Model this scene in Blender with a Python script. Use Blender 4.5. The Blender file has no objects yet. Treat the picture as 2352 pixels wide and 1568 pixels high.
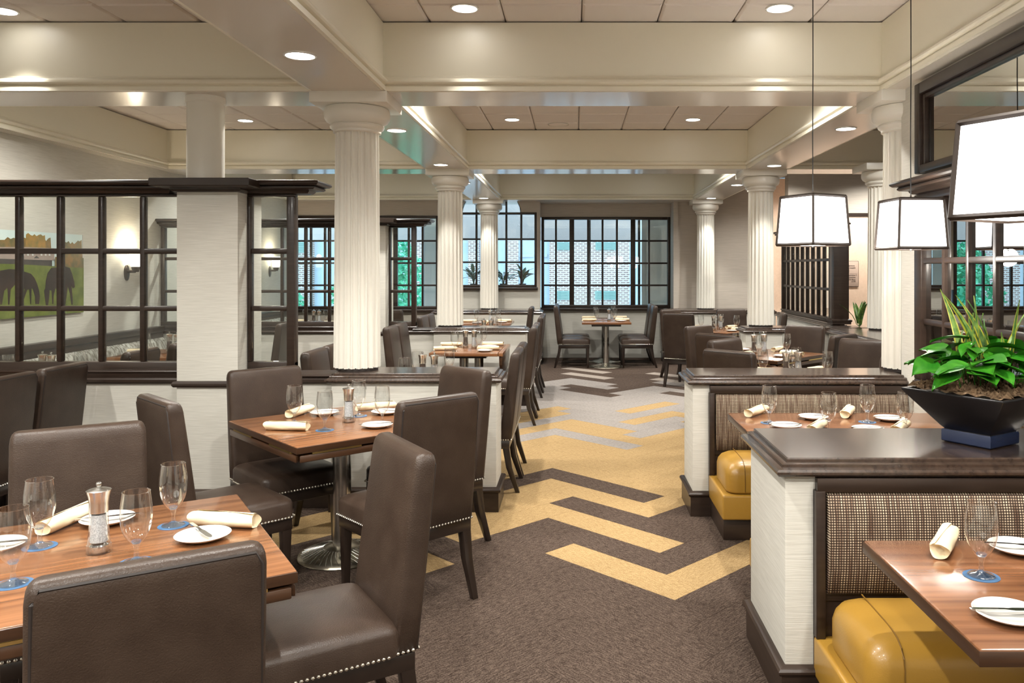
import bpy, bmesh, math, random
from mathutils import Matrix, Vector
random.seed(7)
PI = math.pi

# ------------------------------------------------------------------ camera, world, exposure
F, CX, CY, CH = 1850.0, 1320.0, 617.0, 1.6      # focal length in px, vanishing point, eye height
scene = bpy.context.scene
col = scene.collection
cam_d = bpy.data.cameras.new('camera')
cam = bpy.data.objects.new('camera', cam_d); col.objects.link(cam)
cam.location = (0, 0, CH); cam.rotation_euler = (PI/2, 0, 0)
cam_d.sensor_width = 36; cam_d.lens = F/2352*36
cam_d.shift_x = -(CX-1176)/2352; cam_d.shift_y = -(784-CY)/2352
cam_d.clip_start = 0.05; cam_d.clip_end = 200
scene.camera = cam
world = bpy.data.worlds.new('sky'); scene.world = world; world.use_nodes = True
bg = world.node_tree.nodes['Background']
bg.inputs[0].default_value = (0.45, 0.74, 1.0, 1); bg.inputs[1].default_value = 2.7
vs = scene.view_settings
vs.view_transform = 'Standard'; vs.look = 'None'; vs.exposure = 1.22; vs.gamma = 1.0; vs.use_curve_mapping = False
DOWN_W, SOFFIT_W = 94.0, 30.0                   # watts of a coffer can and of a beam can
try:
    scene.cycles.max_bounces = 10; scene.cycles.transparent_max_bounces = 24
    scene.cycles.diffuse_bounces = 6; scene.cycles.glossy_bounces = 5
    scene.cycles.caustics_reflective = False; scene.cycles.caustics_refractive = False
    scene.cycles.sample_clamp_indirect = 4.0; scene.cycles.use_denoising = True
except Exception: pass

# ------------------------------------------------------------------ helpers
def G(px, py, z):                                # pixel on a horizontal plane of height z
    d = F*(CH-z)/(py-CY); return ((px-CX)/F*d, d)
def PX(px, d): return (px-CX)/F*d
def PZ(py, d): return CH-(py-CY)/F*d

class MB:
    def __init__(s): s.v = []; s.f = []
    def add(s, vs_, fs):
        b = len(s.v); s.v += [tuple(v) for v in vs_]; s.f += [tuple(i+b for i in f) for f in fs]; return s
    def box(s, x0, y0, z0, x1, y1, z1):
        return s.add([(x0,y0,z0),(x1,y0,z0),(x1,y1,z0),(x0,y1,z0),(x0,y0,z1),(x1,y0,z1),(x1,y1,z1),(x0,y1,z1)],
                     [(0,3,2,1),(4,5,6,7),(0,1,5,4),(1,2,6,5),(2,3,7,6),(3,0,4,7)])
    def loft(s, rings, cap0=True, cap1=True, closed=True):
        n = len(rings[0]); b = len(s.v)
        for r in rings: s.v += [tuple(p) for p in r]
        m = n if closed else n-1
        for k in range(len(rings)-1):
            for i in range(m):
                j = (i+1) % n
                s.f.append((b+k*n+i, b+k*n+j, b+(k+1)*n+j, b+(k+1)*n+i))
        if cap0: s.f.append(tuple(b+i for i in range(n))[::-1])
        if cap1: s.f.append(tuple(b+(len(rings)-1)*n+i for i in range(n)))
        return s
    def ring(s, prof, x0, y0, x1, y1, cap0=True, cap1=True):
        return s.loft([[(x0-o,y0-o,z),(x1+o,y0-o,z),(x1+o,y1+o,z),(x0-o,y1+o,z)] for o, z in prof], cap0, cap1)
    def lathe(s, prof, n=24, cx=0, cy=0, cap0=True, cap1=True):
        return s.loft([[(cx+r*math.cos(2*PI*i/n), cy+r*math.sin(2*PI*i/n), z) for i in range(n)] for r, z in prof], cap0, cap1)
    def tube(s, pts, r, n=8, cap=True):
        rings = []
        P = [Vector(p) for p in pts]
        for k, p in enumerate(P):
            t = (P[min(k+1, len(P)-1)]-P[max(k-1, 0)]).normalized()
            a = Vector((0,0,1)) if abs(t.z) < .9 else Vector((1,0,0))
            u = t.cross(a).normalized(); w = t.cross(u)
            rr = r[k] if isinstance(r, (list, tuple)) else r
            rings.append([p+u*rr*math.cos(2*PI*i/n)+w*rr*math.sin(2*PI*i/n) for i in range(n)])
        return s.loft(rings, cap, cap)
    def prism(s, poly, z0, z1):
        return s.loft([[(x,y,z0) for x, y in poly], [(x,y,z1) for x, y in poly]])
    def mesh(s, name, mat, bevel=0, seg=2, smooth=True, ang=35):
        bm = bmesh.new()
        vv = [bm.verts.new(v) for v in s.v]
        for f in s.f:
            try: bm.faces.new([vv[i] for i in f])
            except ValueError: pass
        bmesh.ops.recalc_face_normals(bm, faces=bm.faces)
        if bevel:
            ed = [e for e in bm.edges if len(e.link_faces) == 2 and e.calc_face_angle(0) > .5]
            bmesh.ops.bevel(bm, geom=ed, offset=bevel, segments=seg, profile=.5, affect='EDGES')
        me = bpy.data.meshes.new(name); bm.to_mesh(me); bm.free()
        if mat: me.materials.append(mat)
        if smooth:
            for p in me.polygons: p.use_smooth = True
            me.set_sharp_from_angle(angle=math.radians(ang))
        return me

def rrect(w, d, r, n=4, cx=0, cy=0):
    pts = []
    for qx, qy, a0 in ((1,1,0),(-1,1,PI/2),(-1,-1,PI),(1,-1,1.5*PI)):
        for k in range(n+1):
            a = a0+PI/2*k/n
            pts.append((cx+qx*(w/2-r)+r*math.cos(a), cy+qy*(d/2-r)+r*math.sin(a)))
    return pts

def tag(o, label=None, cat=None, group=None, kind=None):
    if label: o['label'] = label
    if cat: o['category'] = cat
    if group: o['group'] = group
    if kind: o['kind'] = kind
    return o
def link(name, me, parent=None, loc=None, rz=0, **kw):
    o = bpy.data.objects.new(name, me); col.objects.link(o)
    if parent: o.parent = parent
    if loc: o.location = loc
    if rz: o.rotation_euler = (0, 0, rz)
    return tag(o, **kw)
def empty(name, loc=(0,0,0), rz=0, **kw):
    o = link(name, None, None, loc, rz, **kw); o.empty_display_size = .1; return o
def copy_tree(o, parent=None):
    c = o.copy(); col.objects.link(c); c.parent = parent
    for ch in list(o.children): copy_tree(ch, c)
    return c
def box(name, mat, x0, y0, z0, x1, y1, z1, parent=None, bevel=0, **kw):
    return link(name, MB().box(x0,y0,z0,x1,y1,z1).mesh(name, mat, bevel), parent, **kw)

# ------------------------------------------------------------------ materials
def M(name, color, rough=.5, metal=0, spec=.5, coat=0, emit=0, emit_col=None, bump=None, mix=None, alpha=None):
    """mix=(color2, scale xyz, detail, lo, hi): noise between two colours in object space; bump=(scale xyz, strength, distance)"""
    m = bpy.data.materials.new(name); m.use_nodes = True
    nt = m.node_tree; b = nt.nodes['Principled BSDF']
    b.inputs['Base Color'].default_value = (*color, 1); b.inputs['Roughness'].default_value = rough
    b.inputs['Metallic'].default_value = metal; b.inputs['Specular IOR Level'].default_value = spec
    if coat: b.inputs['Coat Weight'].default_value = coat; b.inputs['Coat Roughness'].default_value = .12
    if emit:
        b.inputs['Emission Color'].default_value = (*(emit_col or color), 1); b.inputs['Emission Strength'].default_value = emit
    def noise(sc, detail=3, rgh=.5):
        tc = nt.nodes.new('ShaderNodeTexCoord'); mp = nt.nodes.new('ShaderNodeMapping'); n = nt.nodes.new('ShaderNodeTexNoise')
        mp.inputs['Scale'].default_value = sc; n.inputs['Scale'].default_value = 1; n.inputs['Detail'].default_value = detail
        n.inputs['Roughness'].default_value = rgh
        nt.links.new(tc.outputs['Object'], mp.inputs['Vector']); nt.links.new(mp.outputs[0], n.inputs['Vector']); return n
    if mix:
        c2, sc, det, lo, hi = mix
        n = noise(sc, det); r = nt.nodes.new('ShaderNodeValToRGB')
        r.color_ramp.elements[0].position = lo; r.color_ramp.elements[1].position = hi
        r.color_ramp.elements[0].color = (*color, 1); r.color_ramp.elements[1].color = (*c2, 1)
        nt.links.new(n.outputs['Fac'], r.inputs[0]); nt.links.new(r.outputs[0], b.inputs['Base Color'])
    if bump:
        sc, st, dist = bump
        n = noise(sc, 2); bp = nt.nodes.new('ShaderNodeBump')
        bp.inputs['Strength'].default_value = st; bp.inputs['Distance'].default_value = dist
        nt.links.new(n.outputs['Fac'], bp.inputs['Height']); nt.links.new(bp.outputs[0], b.inputs['Normal'])
    return m

def glassy(name, tint, base, edge, rough=.0, refl=(1,1,1), pw_=3):
    m = bpy.data.materials.new(name); m.use_nodes = True; nt = m.node_tree
    for n in list(nt.nodes):
        if n.type != 'OUTPUT_MATERIAL': nt.nodes.remove(n)
    out = nt.nodes['Material Output']
    tr = nt.nodes.new('ShaderNodeBsdfTransparent'); tr.inputs[0].default_value = (*tint, 1)
    gl = nt.nodes.new('ShaderNodeBsdfGlossy'); gl.inputs['Roughness'].default_value = rough; gl.inputs[0].default_value = (*refl, 1)
    lw = nt.nodes.new('ShaderNodeLayerWeight'); lw.inputs[0].default_value = .5
    pw = nt.nodes.new('ShaderNodeMath'); pw.operation = 'POWER'; pw.inputs[1].default_value = pw_
    mr = nt.nodes.new('ShaderNodeMapRange'); mr.inputs['To Min'].default_value = base; mr.inputs['To Max'].default_value = edge
    mx = nt.nodes.new('ShaderNodeMixShader')
    nt.links.new(lw.outputs['Facing'], pw.inputs[0]); nt.links.new(pw.outputs[0], mr.inputs['Value'])
    nt.links.new(mr.outputs[0], mx.inputs[0]); nt.links.new(tr.outputs[0], mx.inputs[1]); nt.links.new(gl.outputs[0], mx.inputs[2])
    nt.links.new(mx.outputs[0], out.inputs[0]); return m

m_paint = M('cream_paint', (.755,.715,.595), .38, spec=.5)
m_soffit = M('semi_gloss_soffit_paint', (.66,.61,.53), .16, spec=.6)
m_column = M('white_column_paint', (.74,.715,.65), .33)
m_tile = M('ceiling_tile', (.72,.67,.63), .85, spec=.3, bump=((60,60,60), .15, .002))
m_grid = M('ceiling_grid', (.30,.275,.25), .6)
m_paper = M('grasscloth_wallpaper', (.60,.58,.525), .75, spec=.25, mix=((.49,.47,.42), (7,7,330), 4, .33, .70), bump=((8,8,360), .35, .002))
m_taupe = M('taupe_wallpaper', (.50,.45,.395), .8, spec=.2, mix=((.43,.385,.335), (5,5,190), 4, .35, .7))
m_peach = M('peach_wall', (.80,.60,.46), .7, mix=((.74,.55,.41), (30,30,30), 3, .3, .7))
m_wood = M('dark_stained_wood', (.020,.012,.0085), .36, spec=.38, coat=.12, mix=((.036,.022,.0155), (3,3,40), 5, .3, .75))
m_woodtop = M('dark_stained_worktop', (.030,.019,.014), .27, spec=.5, coat=.5, mix=((.065,.042,.03), (60,4,60), 5, .35, .75), bump=((200,6,200), .08, .002))
m_leather = M('brown_leather', (.035,.0215,.015), .36, spec=.32, mix=((.048,.031,.022), (9,9,9), 2, .35, .7), bump=((260,260,260), .35, .003))
m_leg = M('espresso_leg_wood', (.018,.011,.008), .3, coat=.3)
m_nail = M('silver_nailhead', (.75,.71,.62), .28, 1)
m_seam = M('dark_seam', (.018,.012,.010), .55)
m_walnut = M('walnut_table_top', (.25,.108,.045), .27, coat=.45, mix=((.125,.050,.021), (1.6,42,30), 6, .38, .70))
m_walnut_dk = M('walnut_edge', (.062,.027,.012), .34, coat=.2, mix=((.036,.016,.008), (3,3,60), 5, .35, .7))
m_booth_top = M('booth_table_laminate', (.24,.105,.048), .24, coat=.45, mix=((.135,.056,.026), (1.5,36,30), 6, .38, .72))
m_brass = M('brass', (.80,.58,.22), .28, 1)
m_steel = M('brushed_steel', (.66,.64,.60), .25, 1, bump=((300,300,3), .1, .001))
m_base = M('table_base_metal', (.42,.38,.30), .33, 1)
m_chrome = M('polished_steel', (.70,.70,.69), .14, 1)
m_glass = glassy('clear_glass', (.95,.96,.96), .09, 1.0, rough=.02, pw_=1.9)
m_glassrim = M('glass_rim', (.9,.92,.92), .08, emit=0)
m_pane = glassy('window_pane', (.95,.97,.96), .028, .7)
m_mirror = glassy('mirror_pane', (.12,.12,.12), .72, .95, refl=(.72,.72,.70))
m_napkin = M('cream_napkin', (.72,.62,.43), .85, spec=.2, bump=((40,40,40), .3, .006))
m_china = M('white_china', (.72,.70,.66), .14, coat=.5)
m_coaster = M('blue_coaster', (.045,.115,.23), .6)
m_salt = M('salt_crystals', (.72,.74,.76), .6, mix=((.48,.5,.53), (260,260,260), 2, .4, .6))
m_pepper = M('peppercorns', (.05,.035,.03), .6, mix=((.16,.11,.08), (300,300,300), 2, .45, .6))
m_must_dk = M('mustard_welt', (.17,.085,.01), .5)
m_mustard = M('mustard_vinyl', (.35,.19,.028), .36, coat=.15, bump=((220,220,220), .2, .002))
m_black = M('black_glazed_planter', (.006,.006,.008), .3, coat=.3)
m_navy = M('navy_glaze', (.012,.022,.06), .25, coat=.4)
m_leaf = M('pothos_leaf', (.014,.125,.006), .33, spec=.5, mix=((.05,.22,.012), (16,16,16), 3, .45, .75))
m_sans = M('snake_plant_leaf', (.045,.12,.03), .4, mix=((.18,.30,.06), (30,30,30), 3, .4, .65))
m_sansy = M('snake_plant_margin', (.40,.38,.04), .4)
m_foliage = M('dark_potted_leaf', (.03,.10,.035), .4, mix=((.10,.10,.04), (14,14,14), 2, .5, .7))
m_moss = M('dry_moss', (.24,.16,.09), .95, mix=((.12,.07,.035), (90,90,90), 3, .35, .65))
m_shade = M('lamp_shade_linen', (.9,.88,.84), .8, emit=2.6, emit_col=(1,.975,.945))
m_bronze = M('dark_bronze', (.055,.042,.035), .4, .6)
m_cord = M('black_cord', (.01,.01,.01), .6)
m_can = M('downlight_trim', (.80,.80,.78), .25, .4)
m_lamp = M('downlight_lamp', (1,1,1), .5, emit=9, emit_col=(1,.97,.92))
m_sconce = M('sconce_glass', (1,.97,.9), .4, emit=3, emit_col=(1,.9,.72))
m_print = {k: M('print_'+k, c, .5, mix=(c2, (s,s,s), 4, .35, .68)) for k, c, c2, s in (
    ('sky', (.50,.62,.62), (.60,.70,.68), 3), ('trees', (.10,.09,.03), (.24,.13,.03), 14), ('gold_trees', (.34,.18,.03), (.16,.13,.03), 16),
    ('grass', (.085,.115,.012), (.155,.19,.03), 10), ('roof', (.32,.25,.22), (.28,.22,.19), 20), ('barn', (.035,.03,.03), (.06,.05,.045), 20),
    ('horse', (.012,.006,.004), (.03,.012,.007), 6), ('white', (.7,.7,.68), (.6,.6,.58), 9))}
m_sign = M('sign_plate', (.50,.38,.31), .5)
m_signtext = M('sign_lettering', (.05,.035,.03), .6)
m_banq = M('grey_grass_print_fabric', (.42,.41,.37), .9, spec=.2, mix=((.16,.145,.12), (34,34,9), 5, .42, .62))
m_siding = M('pale_siding', (.40,.42,.45), .7)
m_louver = M('green_louvre', (.22,.31,.26), .6)
m_plaster = M('exterior_plaster', (.44,.34,.30), .9, bump=((40,40,40), .3, .01))
m_pier = M('pale_exterior_plaster', (.86,.80,.74), .9, bump=((40,40,40), .3, .01))
m_black_metal = M('black_metal', (.012,.013,.018), .4)
m_treeleaf = M('tree_leaf', (.03,.34,.17), .6, mix=((.20,.70,.40), (3,3,3), 3, .4, .65))
m_bark = M('bark', (.12,.09,.07), .9)
m_ground = M('exterior_paving', (.55,.56,.56), .9)

def brick_mat():
    m = M('exterior_brick', (.5,.4,.38), .9); nt = m.node_tree; b = nt.nodes['Principled BSDF']
    tc = nt.nodes.new('ShaderNodeTexCoord'); mp = nt.nodes.new('ShaderNodeMapping'); br = nt.nodes.new('ShaderNodeTexBrick')
    mp.inputs['Rotation'].default_value = (PI/2, 0, 0)
    br.inputs['Color1'].default_value = (.17,.085,.07,1); br.inputs['Color2'].default_value = (.26,.145,.12,1); br.inputs['Mortar'].default_value = (.50,.44,.40,1)
    br.inputs['Scale'].default_value = 1; br.inputs['Mortar Size'].default_value = .018
    br.inputs['Brick Width'].default_value = .21; br.inputs['Row Height'].default_value = .075
    nt.links.new(tc.outputs['Object'], mp.inputs[0]); nt.links.new(mp.outputs[0], br.inputs['Vector']); nt.links.new(br.outputs['Color'], b.inputs['Base Color'])
    return m
m_brick = brick_mat()

def tweed_mat():
    m = M('brown_cream_tweed', (.2,.15,.1), .9, spec=.2); nt = m.node_tree; b = nt.nodes['Principled BSDF']
    tc = nt.nodes.new('ShaderNodeTexCoord'); L = nt.links.new
    def wave(axis, scale):
        w = nt.nodes.new('ShaderNodeTexWave'); w.wave_type = 'BANDS'; w.bands_direction = axis
        w.inputs['Scale'].default_value = scale; w.inputs['Distortion'].default_value = .4; w.inputs['Detail'].default_value = 0
        L(tc.outputs['Object'], w.inputs['Vector']); return w
    wx, wz = wave('X', 34), wave('Z', 34)
    mu = nt.nodes.new('ShaderNodeMath'); mu.operation = 'MULTIPLY'; L(wx.outputs['Fac'], mu.inputs[0]); L(wz.outputs['Fac'], mu.inputs[1])
    mp = nt.nodes.new('ShaderNodeMapping'); mp.inputs['Scale'].default_value = (130,1,5); n = nt.nodes.new('ShaderNodeTexNoise'); n.inputs['Scale'].default_value = 1
    n.inputs['Detail'].default_value = 3
    L(tc.outputs['Object'], mp.inputs[0]); L(mp.outputs[0], n.inputs['Vector'])
    rp = nt.nodes.new('ShaderNodeValToRGB'); rp.color_ramp.elements[0].position = .38; rp.color_ramp.elements[1].position = .66
    rp.color_ramp.elements[0].color = (.20,.125,.085,1); rp.color_ramp.elements[1].color = (.72,.60,.44,1)
    L(n.outputs['Fac'], rp.inputs[0])
    r2 = nt.nodes.new('ShaderNodeValToRGB'); r2.color_ramp.elements[0].position = .15; r2.color_ramp.elements[1].position = .5
    L(mu.outputs[0], r2.inputs[0])
    mx = nt.nodes.new('ShaderNodeMix'); mx.data_type = 'RGBA'; mx.inputs[6].default_value = (.045,.028,.020,1)
    L(r2.outputs[0], mx.inputs[0]); L(rp.outputs[0], mx.inputs[7]); L(mx.outputs[2], b.inputs['Base Color'])
    bp = nt.nodes.new('ShaderNodeBump'); bp.inputs['Strength'].default_value = .4; bp.inputs['Distance'].default_value = .003
    L(mu.outputs[0], bp.inputs['Height']); L(bp.outputs[0], b.inputs['Normal'])
    return m
m_tweed = tweed_mat()

def carpet_mat(name, c1, c2):
    m = M(name, c1, .95, spec=.1); nt = m.node_tree; b = nt.nodes['Principled BSDF']; L = nt.links.new
    tc = nt.nodes.new('ShaderNodeTexCoord')
    n1 = nt.nodes.new('ShaderNodeTexNoise'); n1.inputs['Scale'].default_value = 150; n1.inputs['Detail'].default_value = 2
    mp = nt.nodes.new('ShaderNodeMapping'); mp.inputs['Scale'].default_value = (26,150,1); n2 = nt.nodes.new('ShaderNodeTexNoise')
    n2.inputs['Scale'].default_value = 1; n2.inputs['Detail'].default_value = 3
    L(tc.outputs['Object'], n1.inputs['Vector']); L(tc.outputs['Object'], mp.inputs[0]); L(mp.outputs[0], n2.inputs['Vector'])
    a = nt.nodes.new('ShaderNodeMath'); a.operation = 'ADD'; L(n1.outputs['Fac'], a.inputs[0]); L(n2.outputs['Fac'], a.inputs[1])
    r = nt.nodes.new('ShaderNodeValToRGB'); r.color_ramp.elements[0].position = .42*1.0; r.color_ramp.elements[1].position = .62
    h = nt.nodes.new('ShaderNodeMath'); h.operation = 'MULTIPLY'; h.inputs[1].default_value = .5; L(a.outputs[0], h.inputs[0]); L(h.outputs[0], r.inputs[0])
    r.color_ramp.elements[0].color = (*c1,1); r.color_ramp.elements[1].color = (*c2,1); L(r.outputs[0], b.inputs['Base Color'])
    bp = nt.nodes.new('ShaderNodeBump'); bp.inputs['Strength'].default_value = .5; bp.inputs['Distance'].default_value = .004
    L(h.outputs[0], bp.inputs['Height']); L(bp.outputs[0], b.inputs['Normal'])
    return m
m_carpet = {'B': carpet_mat('brown_carpet', (.033,.0215,.016), (.112,.081,.063)), 'G': carpet_mat('gold_carpet', (.25,.162,.074), (.40,.28,.138)),
            'S': carpet_mat('grey_carpet', (.185,.165,.15), (.31,.28,.26)), 'T': carpet_mat('beige_carpet', (.23,.195,.165), (.36,.31,.27))}

# ------------------------------------------------------------------ setting: floor with herringbone carpet planks
floor = box('floor', m_carpet['B'], -5.2, -3, -.10, 7, 15.2, -.003, label='brown carpeted restaurant floor with herringbone planks', cat='floor', kind='structure')
AL = math.radians(-44.6); E1 = (math.cos(AL), math.sin(AL)); E2 = (-math.sin(AL), math.cos(AL)); OA = (-.167, 4.533); PW = .2285
plank_me = {k: MB().box(0.0008, 0.0008, -.003, 4*PW-.0008, PW-.0008, 0).mesh('carpet_plank', m, smooth=False) for k, m in m_carpet.items()}
H0 = {0:'G',1:'B',2:'G',3:'B',4:'G',5:'B',6:'G',7:'G',8:'G',9:'G',10:'S',11:'G',12:'G',19:'B',20:'B',21:'S',22:'S',23:'B',24:'T',25:'B',26:'T'}
V0 = {3:'G',2:'B',1:'B',0:'B',-1:'G',-8:'S',-9:'S',-10:'G',-11:'S',-12:'G'}
VM = {-1:'B',-2:'B',-3:'G',-4:'G',-5:'G',-6:'B',-11:'S',-13:'S',-14:'G',-15:'G'}
def zone(d): return 'B' if d < 5.35 else 'G' if d < 8.7 else 'S' if d < 11.35 else 'B'
for j in range(-30, 40):
    for m in range(-4, 4):
        for typ in 'HV':
            i0 = (-j+8*m, j) if typ == 'H' else (j, 4-j+8*m)          # lower-left cell
            c = (i0[0]+2, i0[1]+.5) if typ == 'H' else (i0[0]+.5, i0[1]+2)
            X = OA[0]+PW*(c[0]*E1[0]+c[1]*E2[0]); Y = OA[1]+PW*(c[0]*E1[1]+c[1]*E2[1])
            if not ((-2.3 < X < 1.0 and 2.2 < Y < 5.4) or (-.75 < X < 1.75 and 5.4 <= Y < 14.2)): continue
            k = zone(Y)
            if typ == 'H' and m == 0: k = H0.get(j, 'B' if j < 0 else 'S' if j < 19 else 'B')
            elif typ == 'H' and m == 1: k = {22:'B',24:'B',26:'T',28:'T'}.get(j, k)
            elif typ == 'V' and m == 0: k = V0.get(j, 'B' if j > 3 else 'G' if j > -8 else 'S' if j > -17 else 'B')
            elif typ == 'V' and m == -1: k = VM.get(j, 'B' if j > -3 else 'G' if j > -11 else k)
            if (typ, j, m) in (('V',-7,-2),('V',-9,-2),('H',-3,-1),('V',-6,-2)): k = 'G'
            ox, oy = i0
            if typ == 'V': ox += 1
            P = (OA[0]+PW*(ox*E1[0]+oy*E2[0]), OA[1]+PW*(ox*E1[1]+oy*E2[1]), 0)
            link('carpet_plank', plank_me[k], floor, P, AL if typ == 'H' else AL+PI/2)

# ------------------------------------------------------------------ setting: ceiling, beams
ZS, ZB, ZC = 2.77, 3.225, 3.235
ceil = box('ceiling', m_grid, -5.3, -3, 3.26, 7, 15.2, 3.45, label='suspended tile ceiling above the coffers', cat='ceiling', kind='structure')
TP = .505
tile_me = MB().ring([(-.02,.028),(-.004,.028),(-.004,.012),(-.012,.004),(-.02,0)][::-1], -TP/2, -TP/2, TP/2, TP/2).mesh('ceiling_tile', m_tile, ang=20)
def tiles(x0, x1, y0, y1):
    nx0 = math.floor((x0-.045)/TP); nx1 = math.ceil((x1-.045)/TP); ny0 = math.floor((y0-9.03)/TP); ny1 = math.ceil((y1-9.03)/TP)
    for i in range(nx0, nx1):
        for j in range(ny0, ny1):
            link('ceiling_tile', tile_me, ceil, (.045+(i+.5)*TP, 9.03+(j+.5)*TP, ZC))
tiles(-1.3, 2.05, 2.4, 5.4); tiles(-1.3, 2.05, 5.75, 9.5); tiles(-4.8, -1.7, 2.9, 5.4); tiles(-4.8, -1.7, 5.75, 9.5); tiles(2.5, 3.6, 5.75, 9.5)
BL, BR, BW = (-1.725,-1.265), (2.027,2.49), (-5.3,-4.78)
CB = [(5.32,5.78), (9.45,9.92), (13.65,14.62)]
MP = [(.0,ZS),(.022,ZS),(.022,ZS+.030),(.012,ZS+.036),(.012,ZS+.040),(.030,ZS+.046),(.037,ZS+.056),(.036,ZS+.068),(.026,ZS+.080),(.008,ZS+.090),(.008,ZS+.098),(.0,ZS+.102)]
def mould(name, parent, p0, p1, nrm):
    """moulding of profile MP along p0-p1, projecting along nrm"""
    rings = [[(p[0]+nrm[0]*o, p[1]+nrm[1]*o, z) for o, z in MP] for p in (p0, p1)]
    return link(name, MB().loft(rings).mesh(name, m_paint, ang=25), parent)
def beam(n, x0, y0, x1, y1, label, sides):
    o = link('trim_%d' % n, MB().box(x0,y0,ZS,x1,y1,ZB).mesh('beam', m_paint), label=label, cat='beam', kind='structure')
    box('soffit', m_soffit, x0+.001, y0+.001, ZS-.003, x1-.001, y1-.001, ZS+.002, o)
    for s in sides:
        p0, p1, nn = {'W': ((x0,y0),(x0,y1),(-1,0)), 'E': ((x1,y0),(x1,y1),(1,0)), 'S': ((x0,y0),(x1,y0),(0,-1)), 'N': ((x0,y1),(x1,y1),(0,1))}[s]
        mould('moulding', o, p0, p1, nn)
beam(1, BL[0], -3, BL[1], 14.62, 'long cream ceiling beam over the fluted columns between the partitions and the aisle', 'WE')
beam(2, BR[0], -3, BR[1], 14.05, 'long cream ceiling beam over the fluted columns beside the booths', 'WE')
beam(3, BW[0], -3, BW[1], 13.6, 'cream ceiling beam along the wall with the horse picture', 'E')
n = 4
for k, (y0, y1) in enumerate(CB):
    nm = ('first', 'second', 'third')[k]
    beam(n, BL[1], y0, BR[0], y1, 'cream cross beam over the aisle, %s before the far windows' % ('third','second','last')[k], 'S' if k == 2 else 'SN'); n += 1
    beam(n, BW[1] if k < 2 else -5.3, y0, BL[0], y1, 'cream cross beam above the %s partition line, horse picture side' % nm, 'S' if k == 2 else 'SN'); n += 1
    if k == 1: beam(n, BR[1], y0, 7, y1, 'cream cross beam running on toward the lobby column', 'SN'); n += 1

# ------------------------------------------------------------------ recessed downlights
can_me = MB().loft([[(r*math.cos(2*PI*i/28), r*math.sin(2*PI*i/28), z) for i in range(28)] for r, z in ((.088,.0),(.088,-.006),(.078,-.008),(.073,.0),(.066,.012))], False, False).mesh('trim_ring', m_can)
lamp_me = MB().lathe([(.06,-.003),(.074,-.004),(.074,-.0045)], 28).mesh('lamp_disc', m_lamp)
def downlight(x, y, z, w, where, spot=True, size=1, pos=''):
    o = empty('downlight', (x, y, z), label='round recessed downlight in the ' + where + pos, cat='downlight', group='downlights in the ' + where)
    for nme, me in (('trim_ring', can_me), ('lamp', lamp_me)):
        c = link(nme, me, o); c.scale = (size, size, 1)
    if spot:
        d = bpy.data.lights.new('downlight_bulb', 'SPOT'); d.energy = w; d.color = (.99, .96, .89); wide = z > 3 and any(abs(y-q) < .3 for q in (-1.6, .3, 2.6, 6.4, 10.5, 7.6, 12.0, 13.9))
        d.spot_size = math.radians(84 if z < 3 else 150 if wide else 70); d.spot_blend = .5 if wide or z < 3 else 1.0
        d.shadow_soft_size = .04
        l = bpy.data.objects.new('downlight_bulb', d); col.objects.link(l); l.parent = o; l.location = (0, 0, -.02)
for y in (2.6, 5.05):
    for x in (-.69, 1.285): downlight(x, y, ZC, DOWN_W, 'coffer by the front booths', pos=', %s, %s' % ('booth side' if x > 0.3 else 'picture wall side', 'window end' if y > 4 else 'entrance end'))
for y in (6.4, 8.82):
    for x in (-.685, 1.295): downlight(x, y, ZC, DOWN_W, 'coffer behind the first cross beam', pos=', %s, %s' % ('booth side' if x > 0.3 else 'picture wall side', 'window end' if y > 7.5 else 'entrance end'))
for y in (10.5, 12.95):
    for x in (-.685, 1.295): downlight(x, y, ZC, DOWN_W, 'coffer before the far windows', pos=', %s, %s' % ('booth side' if x > 0.3 else 'picture wall side', 'window end' if y > 11.7 else 'entrance end'))
for x, y in ((-3.62,5.1),(-3.62,2.6),(-2.35,2.6)):
    if True: downlight(x, y, ZC, DOWN_W, 'coffer over the front tables', pos=', %s, %s' % ('booth side' if x > -3 else 'picture wall side', 'window end' if y > 4 else 'entrance end'))
for y in (6.4, 8.88):
    for x in (-3.63, -2.3): downlight(x, y, ZC, DOWN_W, 'coffer over the banquette', pos=', %s, %s' % ('booth side' if x > -3 else 'picture wall side', 'window end' if y > 7.5 else 'entrance end'))
for y in (10.6, 12.95):
    for x in (-3.63, -2.3): downlight(x, y, ZC, DOWN_W, 'coffer by the tree windows', pos=', %s, %s' % ('booth side' if x > -3 else 'picture wall side', 'window end' if y > 11.7 else 'entrance end'))
for y in (7.6, 12.0):
    for x in (3.2, 4.8): downlight(x, y, ZC, DOWN_W, 'ceiling toward the lobby')
for x, y in ((4.6,13.9),(5.9,13.9)): downlight(x, y, ZC, DOWN_W, 'ceiling of the peach lobby, added to brighten it')  # unseen cans added only to brighten the lobby wall
for y in (0.3, -1.6):
    for x in (-3.62, -2.3, -.69, 1.285): downlight(x, y, 3.26, DOWN_W, 'ceiling over the entrance side tables')
ORD = ('at the entrance', 'before column one', 'past column one', 'before column two', 'past column two', 'before the last column')
for y, w in zip((2.6, 4.4, 6.785, 9.02, 10.95, 13.28), ORD): downlight(-1.5, y, ZS-.003, SOFFIT_W, 'beam soffit beside the partitions', pos=', '+w)
for y, w in zip((2.6, 4.4, 6.7, 9.1, 11.2, 13.3), ORD): downlight(2.255, y, ZS-.003, SOFFIT_W, 'beam soffit beside the booths', pos=', '+w)

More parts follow.
